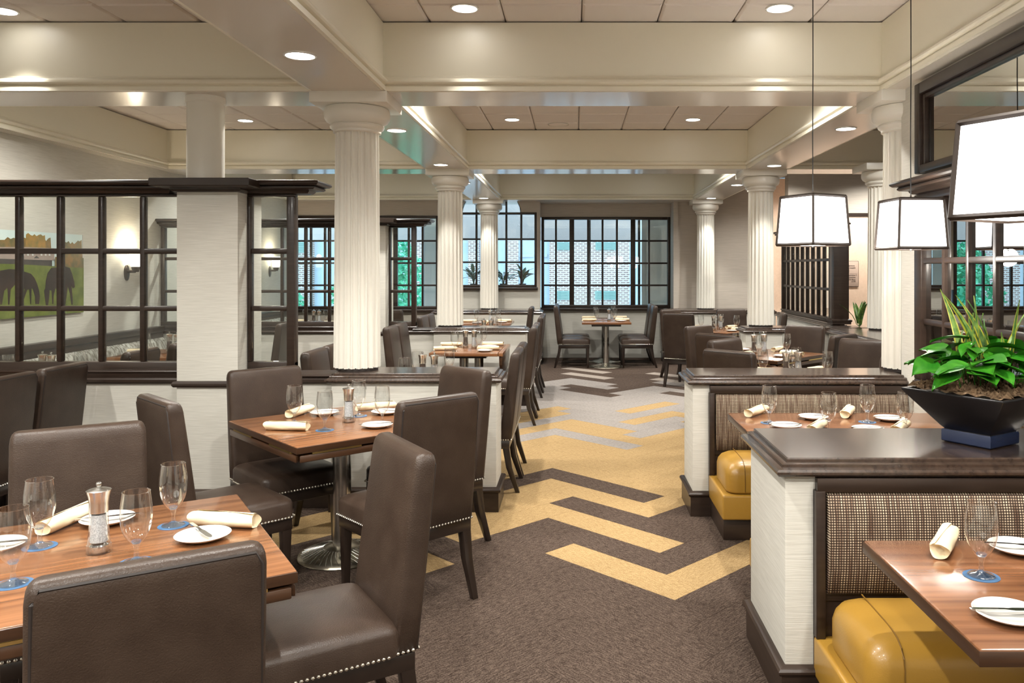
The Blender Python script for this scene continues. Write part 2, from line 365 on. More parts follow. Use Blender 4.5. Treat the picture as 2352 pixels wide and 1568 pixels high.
sp = empty('ceiling_speaker', (-.185, 9.12, ZC), label='flat round white speaker grille set in the ceiling tile', cat='speaker')
link('grille', MB().lathe([(.11,.0),(.11,-.006),(.10,-.009),(.04,-.010)], 28).mesh('grille', m_tile), sp)
link('rim', MB().loft([[(r*math.cos(2*PI*i/28), r*math.sin(2*PI*i/28), z) for i in range(28)] for r, z in ((.12,.0),(.12,-.006),(.11,-.008))], False, False).mesh('rim', m_can), sp)

# ------------------------------------------------------------------ walls
def S(name, label, mat, x0, y0, z0, x1, y1, z1, parent=None, cat='wall'):
    if parent: return box(name, mat, x0,y0,z0,x1,y1,z1, parent)
    return box(name, mat, x0,y0,z0,x1,y1,z1, label=label, cat=cat, kind='structure')
WLX = -4.9
wl = S('wall_left', 'pale grasscloth wall carrying the horse picture and sconces', m_paper, -5.2, -3, 0, WLX, 14.0, ZC)
S('wall_front', 'pale wall at the entrance end of the room', m_paper, -5.2, -3.2, 0, 7, -3, ZC)
wr = S('wall_right', 'grasscloth pier wall behind the booths and mirrors', m_paper, 2.15, -3, 0, 2.37, 5.3, ZS)
S('wall_right_outer', 'pale wall on the lobby side', m_taupe, 6.5, -3, 0, 6.7, 15.2, ZC)
S('wall_lobby_front', 'pale wall closing off the room behind the mirror wall', m_taupe, 2.37, 3.2, 0, 6.5, 3.35, ZC)
wbr = S('wall_back_right', 'taupe grasscloth wall right of the big window', m_taupe, 1.80, 14.1, 0, 3.46, 14.62, ZC)
S('return', '', m_taupe, 1.72, 14.02, 0, 1.80, 14.62, ZC, wbr)
S('wall_lobby', 'peach lobby wall with a small directory sign', m_peach, 3.46, 14.62, 0, 6.5, 14.75, ZC)
lh = S('wall_lobby_header', 'taupe wall above the lobby opening', m_taupe, 3.42, 12.9, 2.49, 6.5, 13.1, ZC)
S('dark_trim', '', m_wood, 3.42, 12.88, 2.43, 6.5, 13.12, 2.49, lh)
# back wall with windows
W1 = dict(x0=-.60, x1=1.72, y=14.5, z0=.90, z1=2.53)
wb = S('wall_back', 'taupe window wall behind the bistro tables', m_paper, -.62, 14.5, 0, 1.80, 14.66, W1['z0'])
S('panel_above', '', m_taupe, -.62, 14.5, W1['z1'], 1.80, 14.66, ZS, wb)
S('side_panel', '', m_paper, -.66, 14.16, 0, -.62, 14.66, ZS, wb)
wb2 = S('wall_back_left', 'taupe window wall with the arched window', m_paper, -2.32, 14.0, 0, -.60, 14.15, 1.235)
for nm, (x0, z0, x1, z1) in dict(pier=(-2.36,1.235,-2.26,ZS), jamb=(-.66,1.235,-.60,ZS)).items(): S(nm, '', m_taupe, x0, 14.0, z0, x1, 14.15, z1, wb2)
for sx, xe in ((-1, -2.26), (1, -.66)):                               # spandrels either side of the arch
    pts = [(xe, 2.56), (-1.45+sx*.52, 2.56)] + [(-1.45+sx*.52*math.cos(a), 2.56+.42*math.sin(a)) for a in (.2,.4,.55)] + [(xe, 2.78)]
    rings = [[(x, y, min(z, 2.78)) for x, z in pts] for y in (14.0, 14.15)]
    link('spandrel', MB().loft(rings).mesh('spandrel', m_taupe), wb2)
wb3 = S('wall_back_far_left', 'taupe wall under the tree windows', m_taupe, -4.9, 14.0, 0, -2.32, 14.15, .90)
S('panel_above', '', m_taupe, -4.9, 14.0, 2.52, -2.36, 14.15, ZS, wb3)

def window(name, label, x0, x1, y, z0, z1, vs_, hs, depth=.09, fr=.05, sill=True):
    """vs_: [(x, width)], hs: [z]; frame, each muntin and each pane an object"""
    o = empty(name, ((x0+x1)/2, y, z0), label=label, cat='window', kind='structure')
    def B(nm, mat, a, b, c, d, e, f, bev=.006):
        return link(nm, MB().box(a,b,c,d,e,f).mesh(nm, mat, bev), o, (-(x0+x1)/2, -y, -z0))
    B('frame', m_wood, x0, y-.03, z0, x0+fr, y+depth, z1); B('frame', m_wood, x1-fr, y-.03, z0, x1, y+depth, z1)
    B('frame', m_wood, x0+fr, y-.03, z1-fr, x1-fr, y+depth, z1); B('frame', m_wood, x0+fr, y-.03, z0, x1-fr, y+depth, z0+fr)
    for x, w in vs_: B('muntin', m_wood, x-w/2, y-.01, z0+fr, x+w/2, y+.05, z1-fr)
    for z in hs: B('muntin', m_wood, x0+fr, y-.006, z-.016, x1-fr, y+.046, z+.016)
    if sill: B('sill', m_wood, x0-.02, y-.09, z0-.05, x1+.02, y+.02, z0, .012)
    xs = sorted([x0+fr]+[x for x, w in vs_]+[x1-fr]); zs = sorted([z0+fr]+list(hs)+[z1-fr])
    for a, b in zip(xs, xs[1:]):
        for c, d in zip(zs, zs[1:]):
            B('pane', m_pane, a+.002, y+.018, c+.002, b-.002, y+.022, d-.002, 0)
    return o
p = lambda q: PX(q, 14.5)
window('window_1', 'wide dark framed grid window behind the bistro tables', -.60, 1.72, 14.5, .90, 2.53,
       [(p(1277),.035),(p(1313.4),.085),(p(1350.6),.035),(p(1384),.035),(p(1417),.035),(p(1454),.085),(p(1490.7),.035)], [PZ(553,14.5),PZ(604.3,14.5),PZ(655,14.5)])
w2 = window('window_2', 'arch topped dark grid window above the plant sill', -2.26, -.66, 14.02, 1.28, 2.58,
       [(-1.97,.035),(-1.71,.035),(-1.45,.035),(-1.19,.035),(-.93,.035)], [PZ(549,14.02),PZ(602,14.02)], depth=.08, fr=.04)
arch = MB()
arch.tube([(-1.45+.52*math.cos(a), 14.04, 2.58+.42*math.sin(a)) for a in [PI*k/14 for k in range(15)]], .02, 6)
link('arch_bar', arch.mesh('arch_bar', m_wood), w2, (1.46, -14.02, -1.28))
for x in (-1.71,-1.45,-1.19): link('muntin', MB().box(x-.016,14.02,2.58,x+.016,14.06,2.95).mesh('muntin', m_wood), w2, (1.46,-14.02,-1.28))
link('pane', MB().box(-1.97,14.038,2.58,-.93,14.042,2.98).mesh('pane', m_pane, smooth=False), w2, (1.46,-14.02,-1.28))
window('window_3', 'long dark grid window looking onto the green trees', -4.88, -2.36, 14.0, .90, 2.52,
       [(-4.88+.05+.243*k, .10 if k in (3,7) else .035) for k in range(1,10)], [PZ(553,14),PZ(604,14),PZ(655,14)])

# ------------------------------------------------------------------ half walls
CAPP = [(0,.848),(.018,.848),(.030,.852),(.037,.860),(.037,.868),(.030,.876),(.018,.880),(.012,.881),(.012,.890),(.004,.894),(-.010,.895),(-.010,.905),(-.014,.91),(-.03,.91)]
BASP = [(.016,0),(.016,.125),(.024,.130),(.030,.138),(.030,.146),(.024,.154),(.010,.160),(0,.162)]
def halfwall(name, label, x0, y0, x1, y1, mat=None):
    o = link(name, MB().box(x0,y0,0,x1,y1,.852).mesh('half_wall_body', mat or m_paper, .004), label=label, cat='half wall', kind='structure')
    link('cap', MB().ring(CAPP, x0, y0, x1, y1).mesh('cap', m_woodtop, ang=28), o)
    link('base_moulding', MB().ring(BASP, x0, y0, x1, y1).mesh('base_moulding', m_wood, ang=28), o)
    return o
halfwall('wall_booth_near', 'low grasscloth wall with dark cap carrying the black planter', .765, 2.93, 2.149, 3.50)
halfwall('wall_booth_far', 'low grasscloth wall with dark cap between booth table and round-set dining tables', .765, 5.22, 2.149, 5.62)
halfwall('wall_low_first', 'low grasscloth wall with dark cap under the first fluted column beside the aisle', -1.604, 5.31, -.517, 5.67)
halfwall('wall_low_second', 'low grasscloth wall with dark cap under the second fluted column beside the aisle', -1.65, 9.42, -.575, 9.80)
halfwall('wall_low_third', 'low grasscloth wall with dark cap below the arched window', -2.36, 13.46, -.575, 13.99)
halfwall('wall_low_lobby_side', 'low grasscloth wall with dark cap under the fluted column behind the rotated dining tables', 2.0, 9.42, 3.5, 9.80)
halfwall('wall_low_window_right', 'low grasscloth wall with dark cap along the taupe wall right of the big window', 1.53, 13.46, 3.36, 14.09)
halfwall('wall_low_lobby', 'low wall with dark cap supporting the lobby column', 2.95, 7.0, 3.8, 9.35)
halfwall('wall_low_lobby_partition', 'low wall beneath the lobby grid partition', 3.24, 10.16, 3.42, 12.9)
TH = [(0,.83),(.02,.832),(.028,.842),(.028,.858),(.02,.868),(0,.872)]
def thinwall(name, label, x0, x1, y0, y1):
    o = link(name, MB().box(x0,y0,0,x1,y1,.868).mesh('thin_wall_body', m_paper), label=label, cat='half wall', kind='structure')
    link('rail', MB().ring(TH, x0, y0, x1, y1).mesh('rail', m_wood, ang=28), o)
    link('base_moulding', MB().ring(BASP, x0, y0, x1, y1).mesh('base_moulding', m_wood, ang=28), o)
thinwall('wall_partition_first', 'low grasscloth wall under the first glazed partition by the front tables', WLX, -1.61, 5.41, 5.60)
thinwall('wall_partition_second', 'low grasscloth wall under the second glazed partition beyond the banquette', WLX, -1.66, 9.52, 9.71)
# caps on the bare stretch between partition end and the thick wall
for y0, nm in ((5.41, 'first'), (9.52, 'second')):
    link('trim_cap_%s' % nm, MB().ring([(0,.872),(.02,.872),(.03,.882),(.02,.893),(0,.896)], -1.885, y0, -1.65, y0+.19).mesh('cap', m_wood, ang=28), label='short dark cap between the %s glazed partition and the column wall' % nm, cat='trim', kind='structure')

# square pillars at the partitions, with smooth round columns above the first
def pillar(name, y, label):
    o = link(name, MB().box(-2.60,y-.10,.0,-2.20,y+.30,2.12).mesh('pillar_body', m_paper, .004), label=label, cat='pillar', kind='structure')
    link('cap', MB().ring([(0,2.10),(.02,2.105),(.03,2.115),(.03,2.125),(.115,2.13),(.12,2.135),(.12,2.178),(.115,2.182),(0,2.182)], -2.60, y-.10, -2.20, y+.30).mesh('cap', m_wood, ang=28), o)
    link('rail', MB().ring([(0,.826),(.016,.828),(.024,.840),(.024,.852),(.016,.864),(0,.868)], -2.60, y-.10, -2.20, y+.30).mesh('rail', m_wood, ang=28), o)
    link('base_moulding', MB().ring(BASP, -2.60, y-.10, -2.20, y+.30).mesh('base_moulding', m_wood, ang=28), o)
pillar('wall_pillar_first', 5.36, 'square grasscloth pillar between the front glazed partitions')
pillar('wall_pillar_second', 9.47, 'square grasscloth pillar in the second glazed partition line')
for y, nm in ((5.50, 'front'), (9.62, 'second')):
    o = link('round_column', MB().lathe([(.125,2.18),(.12,2.2),(.12,3.2)], 32).mesh('round_column', m_column), None, (-2.52, y, 0), label='smooth round white column standing on the %s square pillar' % nm, cat='column')
    link('collar', MB().lathe([(.118,2.72),(.128,2.73),(.128,2.768),(.118,2.769)], 32).mesh('collar', m_column), o)

# ------------------------------------------------------------------ fluted columns
def flutes(r, n=20):
    pts = []
    for k in range(n):
        a0 = 2*PI*k/n; w = 2*PI/n
        for t, dep in ((0,0),(.14,0),(.22,.011),(.36,.016),(.57,.018),(.78,.016),(.92,.011)):
            a = a0+w*t; pts.append(((r-dep)*math.cos(a), (r-dep)*math.sin(a)))
    return pts
fl, fl2 = flutes(.157), flutes(.149)
shaft_me = MB().loft([[(x,y,.93) for x, y in fl], [(x*.975,y*.975,2.53) for x, y in fl2]]).mesh('shaft', m_column, ang=40)
capital_me = MB().lathe([(.150,2.52),(.160,2.525),(.160,2.54),(.166,2.545),(.178,2.555),(.182,2.565),(.178,2.576),(.172,2.58),(.180,2.585),(.205,2.60),(.218,2.62),(.222,2.645),(.220,2.67),(.212,2.69),(.20,2.695)], 40).mesh('capital', m_column, ang=30)
abacus_me = MB().box(-.255,-.235,2.695,.255,.235,2.769).mesh('abacus', m_column, .004)
foot_me = MB().lathe([(.14,.911),(.14,.935)], 32).mesh('footing', m_seam)
for x, y, lab in ((-1.49, 5.52, 'fluted white column on the front low wall beside the aisle'), (-1.49, 9.64, 'fluted white column on the middle low wall beside the aisle'),
                  (-1.46, 13.76, 'fluted white column in front of the arched window'), (2.25, 5.47, 'fluted white column at the end of the mirror wall by the booths'),
                  (2.235, 9.68, 'fluted white column behind the rotated dining tables'), (2.235, 13.76, 'fluted white column against the taupe wall right of the big window'),
                  (3.47, 9.10, 'fluted white column by the lobby opening')):
    o = empty('fluted_column', (x, y, 0), label=lab, cat='column', group='fluted columns')
    for nm, me in (('shaft', shaft_me), ('capital', capital_me), ('abacus', abacus_me), ('footing', foot_me)): link(nm, me, o)

# ------------------------------------------------------------------ glazed partitions
def partition(label, x, y, rz, L, ncol, pitch, start, rows=((.975,1.315),(1.350,1.700),(1.737,2.086)), zbase=.868, th=.07, post=0, crown=(.11,.11), mat=None, top=2.10, crown_on=True, name='glazed_partition', cat='partition'):
    """local x along the partition, front towards -y; start = x of the first pane's left edge"""
    mat = mat or m_pane
    o = empty(name, (x, y, 0), rz, label=label, cat=cat)
    def B(nm, m_, a, b, c, d, e, f, bev=.006): return link(nm, MB().box(a,b,c,d,e,f).mesh(nm, m_, bev), o)
    mw = .034; zb, zt = rows[0][0], rows[-1][1]; xe = start+ncol*pitch-mw
    B('rail', m_wood, 0, -th/2, zbase, L, th/2, zb); B('rail', m_wood, 0, -th/2, zt, L, th/2, top)
    B('stile', m_wood, 0, -th/2, zb, start, th/2, zt); B('stile', m_wood, xe, -th/2-post*.5, zb-(.1 if post else 0), L, th/2+post*.5, zt)
    link('bead', MB().ring([(0,zbase+.035),(.010,zbase+.037),(.012,zbase+.043),(.006,zbase+.050),(.006,zbase+.056),(0,zbase+.058)], 0, -th/2, L, th/2).mesh('bead', m_wood, ang=28), o)
    for k in range(1, ncol): B('muntin', m_wood, start+k*pitch-mw, -th*.36, zb, start+k*pitch, th*.36, zt, .008)
    for (a, b), (c, d) in zip(rows, rows[1:]): B('muntin', m_wood, start, -th*.33, b, xe, th*.33, c, .008)
    for k in range(ncol):
        for a, b in rows: B('pane', mat, start+k*pitch+.001, -.003, a+.001, start+(k+1)*pitch-mw-.001, .003, b-.001, 0)
    if crown_on:
        c0, c1 = crown
        pr = [(0,top),(.02,top+.004),(.03,top+.014),(.035,top+.022),(.075,top+.028),(.085,top+.036),(.085,top+.044),(.078,top+.050),(.105,top+.054),(.118,top+.064),(.12,top+.072),(.114,top+.082),(.10,top+.086),(0,top+.088)]
        link('crown', MB().ring(pr, -c0+.11, -th/2, L+c1-.0, th/2).mesh('crown', m_wood, ang=28), o)
    return o
pt = .28
partition('dark wood glazed partition beside the pillar, behind the front dining tables', WLX+.002, 5.44, 0, 2.295, 8, pt, .045, crown=(.11,-.13))
partition('narrow dark glazed partition end panel next to the first fluted column', -2.198, 5.44, 0, .318, 1, .279, .02, post=.01, crown=(.11,.075))
partition('dark wood glazed partition beyond the banquette, in the second wall line', WLX+.002, 9.56, 0, 2.295, 8, pt, .045, crown=(.11,-.13))
partition('narrow dark glazed partition end panel in the second wall line', -2.198, 9.56, 0, .318, 1, .279, .02, post=.01, crown=(.11,.075))
partition('dark grid partition of narrow panes at the lobby opening', 3.33, 12.85, -PI/2, 2.7, 10, .26, .05, zbase=.91, rows=((.97,1.315),(1.350,1.700),(1.737,2.086)), crown=(.11,-.13))
o = link('partition_post', MB().box(3.21,9.98,.93,3.40,10.15,2.14).mesh('partition_post', m_wood, .006), label='dark square post ending the lobby grid partition', cat='post')
link('plinth', MB().ring([(.02,.911),(.02,.94),(.03,.945),(.03,.965),(.01,.975),(0,.98)], 3.21, 9.98, 3.40, 10.15).mesh('plinth', m_wood, ang=28), o)
# mirror-glazed wall beside the booths
mz = ((.93,1.265),(1.300,1.630),(1.664,2.01))
partition('dark grid of mirror panes on the wall behind the booths', 2.115, 4.94, -PI/2, 4.2, 14, .28, .10, rows=mz, zbase=.86, top=2.05, mat=m_mirror, crown=(.075,.0), name='mirror_partition', cat='mirror')
def upper_mirror():
    o = empty('wall_mirror', (2.149, 4.96, 2.18), -PI/2, label='long dark framed mirror above the booth grid under the beam', cat='mirror')
    L, z1 = 4.2, .55
    def B(nm, m_, a, b, c, d, e, f, bev=.008): return link(nm, MB().box(a,b,c,d,e,f).mesh(nm, m_, bev), o)
    B('frame', m_wood, 0, -.06, 0, .07, 0, z1); B('frame', m_wood, L-.07, -.06, 0, L, 0, z1); B('frame', m_wood, .07, -.06, z1-.07, L-.07, 0, z1); B('frame', m_wood, .07, -.06, 0, L-.07, 0, .05)
    B('inner_bead', m_wood, .07, -.04, .05, .10, -.005, z1-.07); B('inner_bead', m_wood, .10, -.04, z1-.10, L-.07, -.005, z1-.07)
    B('pane', m_mirror, .10, -.012, .05, L-.07, -.008, z1-.10, 0)
upper_mirror()

# ------------------------------------------------------------------ chair
def make_chair():
    P = []
    seat = MB(); rings = []
    for ins, z in ((.012,.372),(0,.376),(0,.445),(.006,.458),(.018,.468),(.04,.476),(.09,.483),(.16,.486)):
        rings.append([(x,y,z) for x, y in rrect(.47-2*ins, .47-2*ins, max(.045-ins*.2,.01), 4, 0, .015)])
    seat.loft(rings); P.append(('seat', seat.mesh('seat', m_leather, ang=50)))
    back = MB(); rings = []
    def sec(z, w, t, ins=0):
        s = (z-.372)/.63; y = -.235-.075*s
        pts = []
        for px_, py_ in rrect(w-2*ins, t-2*ins*.9, min(.022, (t-2*ins)*.42), 4):
            bulge = .012*max(0, 1-(px_/(w/2))**2)*min(1, s*4)*(1 if py_ > 0 else .25)*(1 if py_ > 0 else -1)*max(0,1-ins/.03)
            pts.append((px_, y+py_+bulge, z))
        return pts
    for z, w, t, ins in ((.372,.45,.085,.008),(.378,.45,.085,0),(.5,.45,.085,0),(.62,.45,.083,0),(.74,.448,.08,0),(.86,.446,.076,0),(.955,.444,.072,0),(.975,.443,.071,.002),(.988,.442,.07,.006),(.996,.442,.07,.013),(1.0,.442,.07,.022)):
        rings.append(sec(z, w, t, ins))
    back.loft(rings); P.append(('backrest', back.mesh('backrest', m_leather, ang=60)))
    pipe = MB()
    def yb(z): s = (z-.372)/.63; return -.235-.075*s-(.0425-.0075*s)
    loop = [(-.213, yb(.38)+.006, .38), (-.212, yb(.7)+.004, .7), (-.209, yb(.96)+.003, .96), (-.196, yb(.983)+.006, .984), (.196, yb(.983)+.006, .984), (.209, yb(.96)+.003, .96), (.212, yb(.7)+.004, .7), (.213, yb(.38)+.006, .38)]
    pipe.tube(loop, .0045, 6); P.append(('piping', pipe.mesh('piping', m_seam)))
    rail = MB(); rail.box(-.222,-.265,.315,.222,.24,.374); P.append(('seat_rail', rail.mesh('seat_rail', m_leg, .005)))
    for sx in (-1, 1):
        fr = MB(); fr.loft([[(sx*.197+a*w, .213+b*w, z) for a, b in ((-1,-1),(1,-1),(1,1),(-1,1))] for w, z in ((.015,0),(.024,.34),(.024,.372))])
        P.append(('leg', fr.mesh('leg', m_leg, .003)))
        rr = MB(); rr.loft([[(sx*.197+a*w, y+b*w, z) for a, b in ((-1,-1),(1,-1),(1,1),(-1,1))] for w, y, z in ((.015,-.322,0),(.021,-.262,.18),(.024,-.24,.32),(.024,-.24,.372))])
        P.append(('leg', rr.mesh('leg', m_leg, .003)))
    nails = MB()
    def nail(x, y, nx, ny):
        u = Vector((-ny, nx, 0)); nrm = Vector((nx, ny, 0)); c = Vector((x, y, .381))
        rings = [[c+(u*math.cos(2*PI*i/6)+Vector((0,0,1))*math.sin(2*PI*i/6))*r+nrm*h for i in range(6)] for r, h in ((.0062,-.002),(.0058,.002),(.003,.0045))]
        nails.loft(rings, False, True)
    k = 26
    for i in range(k):
        t = -.215+.43*i/(k-1)
        nail(t, .2505, 0, 1); nail(t, -.2775, 0, -1)
    for i in range(30):
        t = -.255+.485*i/29
        for s in (-1, 1): nail(s*(.2352 if t > -.18 else .2252), t, s, 0)
    P.append(('nailhead_trim', nails.mesh('nailhead_trim', m_nail)))
    return P
CHAIR = make_chair()
def chair(bx, by, ang, label, group=None):
    """bx,by: top centre of the backrest; ang: facing direction in degrees"""
    a = math.radians(ang); fx, fy = math.cos(a), math.sin(a)
    o = empty('dining_chair', (bx+fx*.30, by+fy*.30, 0), a-PI/2, label=label, cat='chair', group=group or 'brown leather dining chairs')
    for nm, me in CHAIR:
        c = link(nm, me, o)
        if nm == 'nailhead_trim': c['kind'] = 'stuff'
    return o

# ------------------------------------------------------------------ table ware
def goblet_meshes():
    bowl = [(.008,.052),(.014,.056),(.026,.070),(.036,.090),(.0415,.112),(.0435,.135),(.0425,.160),(.0395,.185),(.037,.205)]
    b = MB().lathe(bowl, 28, cap1=False)
    f = MB().lathe([(.034,0),(.036,.002),(.034,.004),(.016,.008),(.008,.014),(.0065,.024),(.0062,.034),(.0085,.046),(.011,.054),(.004,.056)], 24)
    rim = MB(); rim.tube([(.0372*math.cos(2*PI*i/28), .0372*math.sin(2*PI*i/28), .205) for i in range(29)], .0011, 5, False)
    return [('bowl', b.mesh('bowl', m_glass)), ('foot', f.mesh('foot', m_glass)), ('rim', rim.mesh('rim', m_glass))]
GOB = goblet_meshes()
PLATE = MB().lathe([(.045,.0),(.052,.003),(.075,.012),(.083,.017),(.084,.0185),(.082,.0195),(.072,.015),(.052,.008),(.02,.007)], 36).mesh('bread_plate', m_china)
COAST = MB().lathe([(.048,0),(.048,.0012),(.04,.0014)], 28).mesh('paper_coaster', m_coaster)
def knife_mesh():
    k = MB()
    pr = [(-.095,.0045,.003),(-.09,.006,.0042),(-.03,.0052,.0042),(-.012,.0042,.004),(.0,.0055,.0016),(.012,.0085,.0012),(.075,.009,.0012),(.09,.006,.001),(.097,.0015,.0008)]
    k.loft([[(x,-w,-t/2),(x,w,-t/2),(x,w,t/2),(x,-w,t/2)] for x, w, t in pr]); return k.mesh('butter_knife', m_chrome, ang=50)
KNIFE = knife_mesh()
def napkin_mesh():
    nk = MB(); rings = []; n = 22
    for q in range(9):
        x = -.115+.23*q/8; r0 = .026 if 0 < q < 8 else .0245
        ring = []
        for i in range(n):
            a = 2*PI*i/n; r = r0*(1+.05*math.sin(3*a+q*.7)+.03*math.sin(5*a-q*1.3))+(.004 if .4 < (a+q*.22) % (2*PI) < .9 else 0)
            ring.append((x+.006*math.sin(a*2+q), r*math.cos(a)*1.12, .0235+r*math.sin(a)*.86))
        rings.append(ring)
    nk.loft(rings, False, False)
    for q, s in ((0,-1),(8,1)):                                       # rolled inner lip at both ends
        base = rings[q]; cx_ = sum(p_[0] for p_ in base)/n; cz = .0235
        inner = [[(bx_-s*.012*kk, by_*(1-.32*kk), cz+(bz-cz)*(1-.32*kk)) for bx_, by_, bz in base] for kk in (0,.6,1.3,2.2)]
        nk.loft(inner if s > 0 else inner, False, True)
    # overlapping flap
    flap = []
    for q in range(7):
        x = -.11+.22*q/6; flap.append([(x, .031*math.cos(a), .0245+.0245*math.sin(a)) for a in (.2+q*.11, .5+q*.11, .8+q*.11, 1.1+q*.11)])
    for k_ in range(6):
        nk.loft([flap[k_], flap[k_+1]], False, False, closed=False)
    return nk.mesh('rolled_napkin', m_napkin, ang=70)
NAP = napkin_mesh()
def mill_parts(fill):
    prof = lambda sc: [(.030*sc,.004),(.0295*sc,.03),(.0265*sc,.06),(.0245*sc,.09),(.0235*sc,.118)]
    body = MB().lathe([(.034,0),(.0345,.004),(.034,.026),(.031,.03),(.0285,.06),(.0265,.09),(.0255,.122)], 28).mesh('body', m_glass)
    con = MB().lathe([(.024,.034),(.0245,.036),(.0235,.06),(.0215,.09),(.0205,.116)], 24).mesh('filling', fill)
    base = MB().lathe([(.026,.002),(.027,.004),(.026,.022),(.02,.028)], 24).mesh('grinder', m_chrome)
    head = MB().lathe([(.026,.122),(.0265,.126),(.0265,.150),(.029,.170),(.0335,.186),(.034,.188),(.030,.1905),(.012,.194),(.005,.197)], 28).mesh('head', m_steel)
    knob = MB().lathe([(.003,.196),(.006,.199),(.0078,.204),(.0078,.208),(.006,.212),(.002,.214)], 16).mesh('knob', m_chrome)
    return [('body', body), ('filling', con), ('grinder', base), ('head', head), ('knob', knob)]
SALT, PEP = mill_parts(m_salt), mill_parts(m_pepper)
TZ = .745
def glass(x, y, z, where, coaster=True):
    zz = z+(.0016 if coaster else 0)
    o = empty('water_goblet', (x, y, zz), random.random()*6, label='clear stemmed water glass ' + where, cat='glass', group='water glasses ' + where)
    for nm, me in GOB: link(nm, me, o)
    if coaster: link('coaster', COAST, None, (x, y, z+.0001), label='round blue paper coaster ' + where, cat='coaster', group='coasters ' + where)
def plate(x, y, z, where, knife=None):
    link('bread_plate', PLATE, None, (x, y, z), label='small white bread plate ' + where, cat='plate', group='bread plates ' + where)
    if knife is not None:
        k = link('butter_knife', KNIFE, None, (x, y, z+.0215), label='steel butter knife on plate ' + where, cat='knife', group='butter knives ' + where); k.rotation_euler = (0, 0, knife)
def napkin(x, y, z, rz, where): link('rolled_napkin', NAP, None, (x, y, z+.0005), rz, label='rolled cream cloth napkin ' + where, cat='napkin', group='rolled napkins ' + where)
def mill(x, y, z, where, pep=False):
    o = empty('pepper_mill' if pep else 'salt_mill', (x, y, z), .4, label=('steel topped pepper mill ' if pep else 'steel topped glass salt mill ') + where, cat='mill', group='mills ' + where)
    for nm, me in (PEP if pep else SALT): link(nm, me, o)
def napkin_px(p0, p1, z, where):
    a, b = G(*p0, z+.02), G(*p1, z+.02); napkin((a[0]+b[0])/2, (a[1]+b[1])/2, z, math.atan2(b[1]-a[1], b[0]-a[0]), where)

# ------------------------------------------------------------------ tables
def seg_leaf(s, depth):                          # folded circle segment under one edge
    pts = [(-s/2+.014, 0), (s/2-.014, 0)]
    for k in range(1, 10):
        t = k/10; pts.append(((s/2-.014)*(1-2*t), depth*math.sin(PI*t)**.7))
    return pts
def pedestal(o, h, r=.05, rb=.235):
    link('column', MB().lathe([(r,.03),(r,h)], 28).mesh('column', m_steel), o)
    b = MB().lathe([(rb,0),(rb+.005,.006),(rb,.016),(rb*.8,.026),(rb*.45,.040),(.085,.050),(.06,.062),(.05,.064)], 40)
    bo = link('base', b.mesh('base', m_base, ang=60), o)
    rib = MB()
    for k in range(40):
        a = 2*PI*k/40
        rib.tube([((.1+(rb-.115)*t)*math.cos(a+.25*t), (.1+(rb-.115)*t)*math.sin(a+.25*t), .050-.034*t+.003) for t in (0,.3,.6,1)], .0022, 4)
    ro = link('rib_pattern', rib.mesh('rib_pattern', m_steel), bo); ro['kind'] = 'stuff'
def leaf_table(x, y, ang, label, s=.915):
    o = empty('dining_table', (x, y, 0), math.radians(ang), label=label, cat='table', group='walnut pedestal tables')
    link('table_top', MB().box(-s/2,-s/2,TZ-.036,s/2,s/2,TZ).mesh('table_top', m_walnut, .005), o)
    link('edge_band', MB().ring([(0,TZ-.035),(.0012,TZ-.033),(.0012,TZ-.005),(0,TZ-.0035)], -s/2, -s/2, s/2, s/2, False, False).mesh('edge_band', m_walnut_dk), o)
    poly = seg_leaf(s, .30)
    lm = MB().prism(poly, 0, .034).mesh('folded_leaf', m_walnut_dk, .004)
    hm = MB().box(-.13,-.0025,-.0045,.13,.010,.0045).mesh('hinge', m_brass)
    for k in range(4):
        a = k*PI/2
        lf = link('folded_leaf', lm, o, (math.sin(a)*(s/2-.001), -math.cos(a)*(s/2-.001), TZ-.079), a)
        for q in (-.25, .25):
            h = link('hinge', hm, lf, (q, 0, .039))
    box('frame', m_leg, -.2, -.2, TZ-.10, .2, .2, TZ-.036, o)
    pedestal(o, TZ-.09)
    return o
def plain_table(x, y, ang, label, sx, sy, drop=None, mat=None, pads=((0,0),), foot=.235, flap=.16):
    o = empty('dining_table', (x, y, 0), math.radians(ang), label=label, cat='table', group='walnut pedestal tables')
    link('table_top', MB().box(-sx/2,-sy/2,TZ-.036,sx/2,sy/2,TZ).mesh('table_top', mat or m_walnut, .005), o)
    box('underframe', m_leg, -sx*.3, -sy*.3, TZ-.075, sx*.3, sy*.3, TZ-.036, o)
    if drop:                                     # rounded leaf hanging on +x side, plus a narrow fixed strip
        link('edge_strip', MB().box(sx/2+.004,-sy/2,TZ-.036,sx/2+.05,sy/2,TZ).mesh('edge_strip', m_walnut, .004), o)
        pts = [(-sy/2+.01,0),(sy/2-.01,0)]+[((sy/2-.01)*math.cos(a), -.19*math.sin(a)**.6) for a in [PI*k/12 for k in range(1,12)]]
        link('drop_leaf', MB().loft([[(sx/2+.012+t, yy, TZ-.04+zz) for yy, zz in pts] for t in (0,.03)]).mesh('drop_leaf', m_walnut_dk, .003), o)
    for dx, dy in pads:
        p_ = empty('pedestal', (dx, dy, 0)); p_.parent = o; pedestal(p_, TZ-.07, .05, foot)
    return o
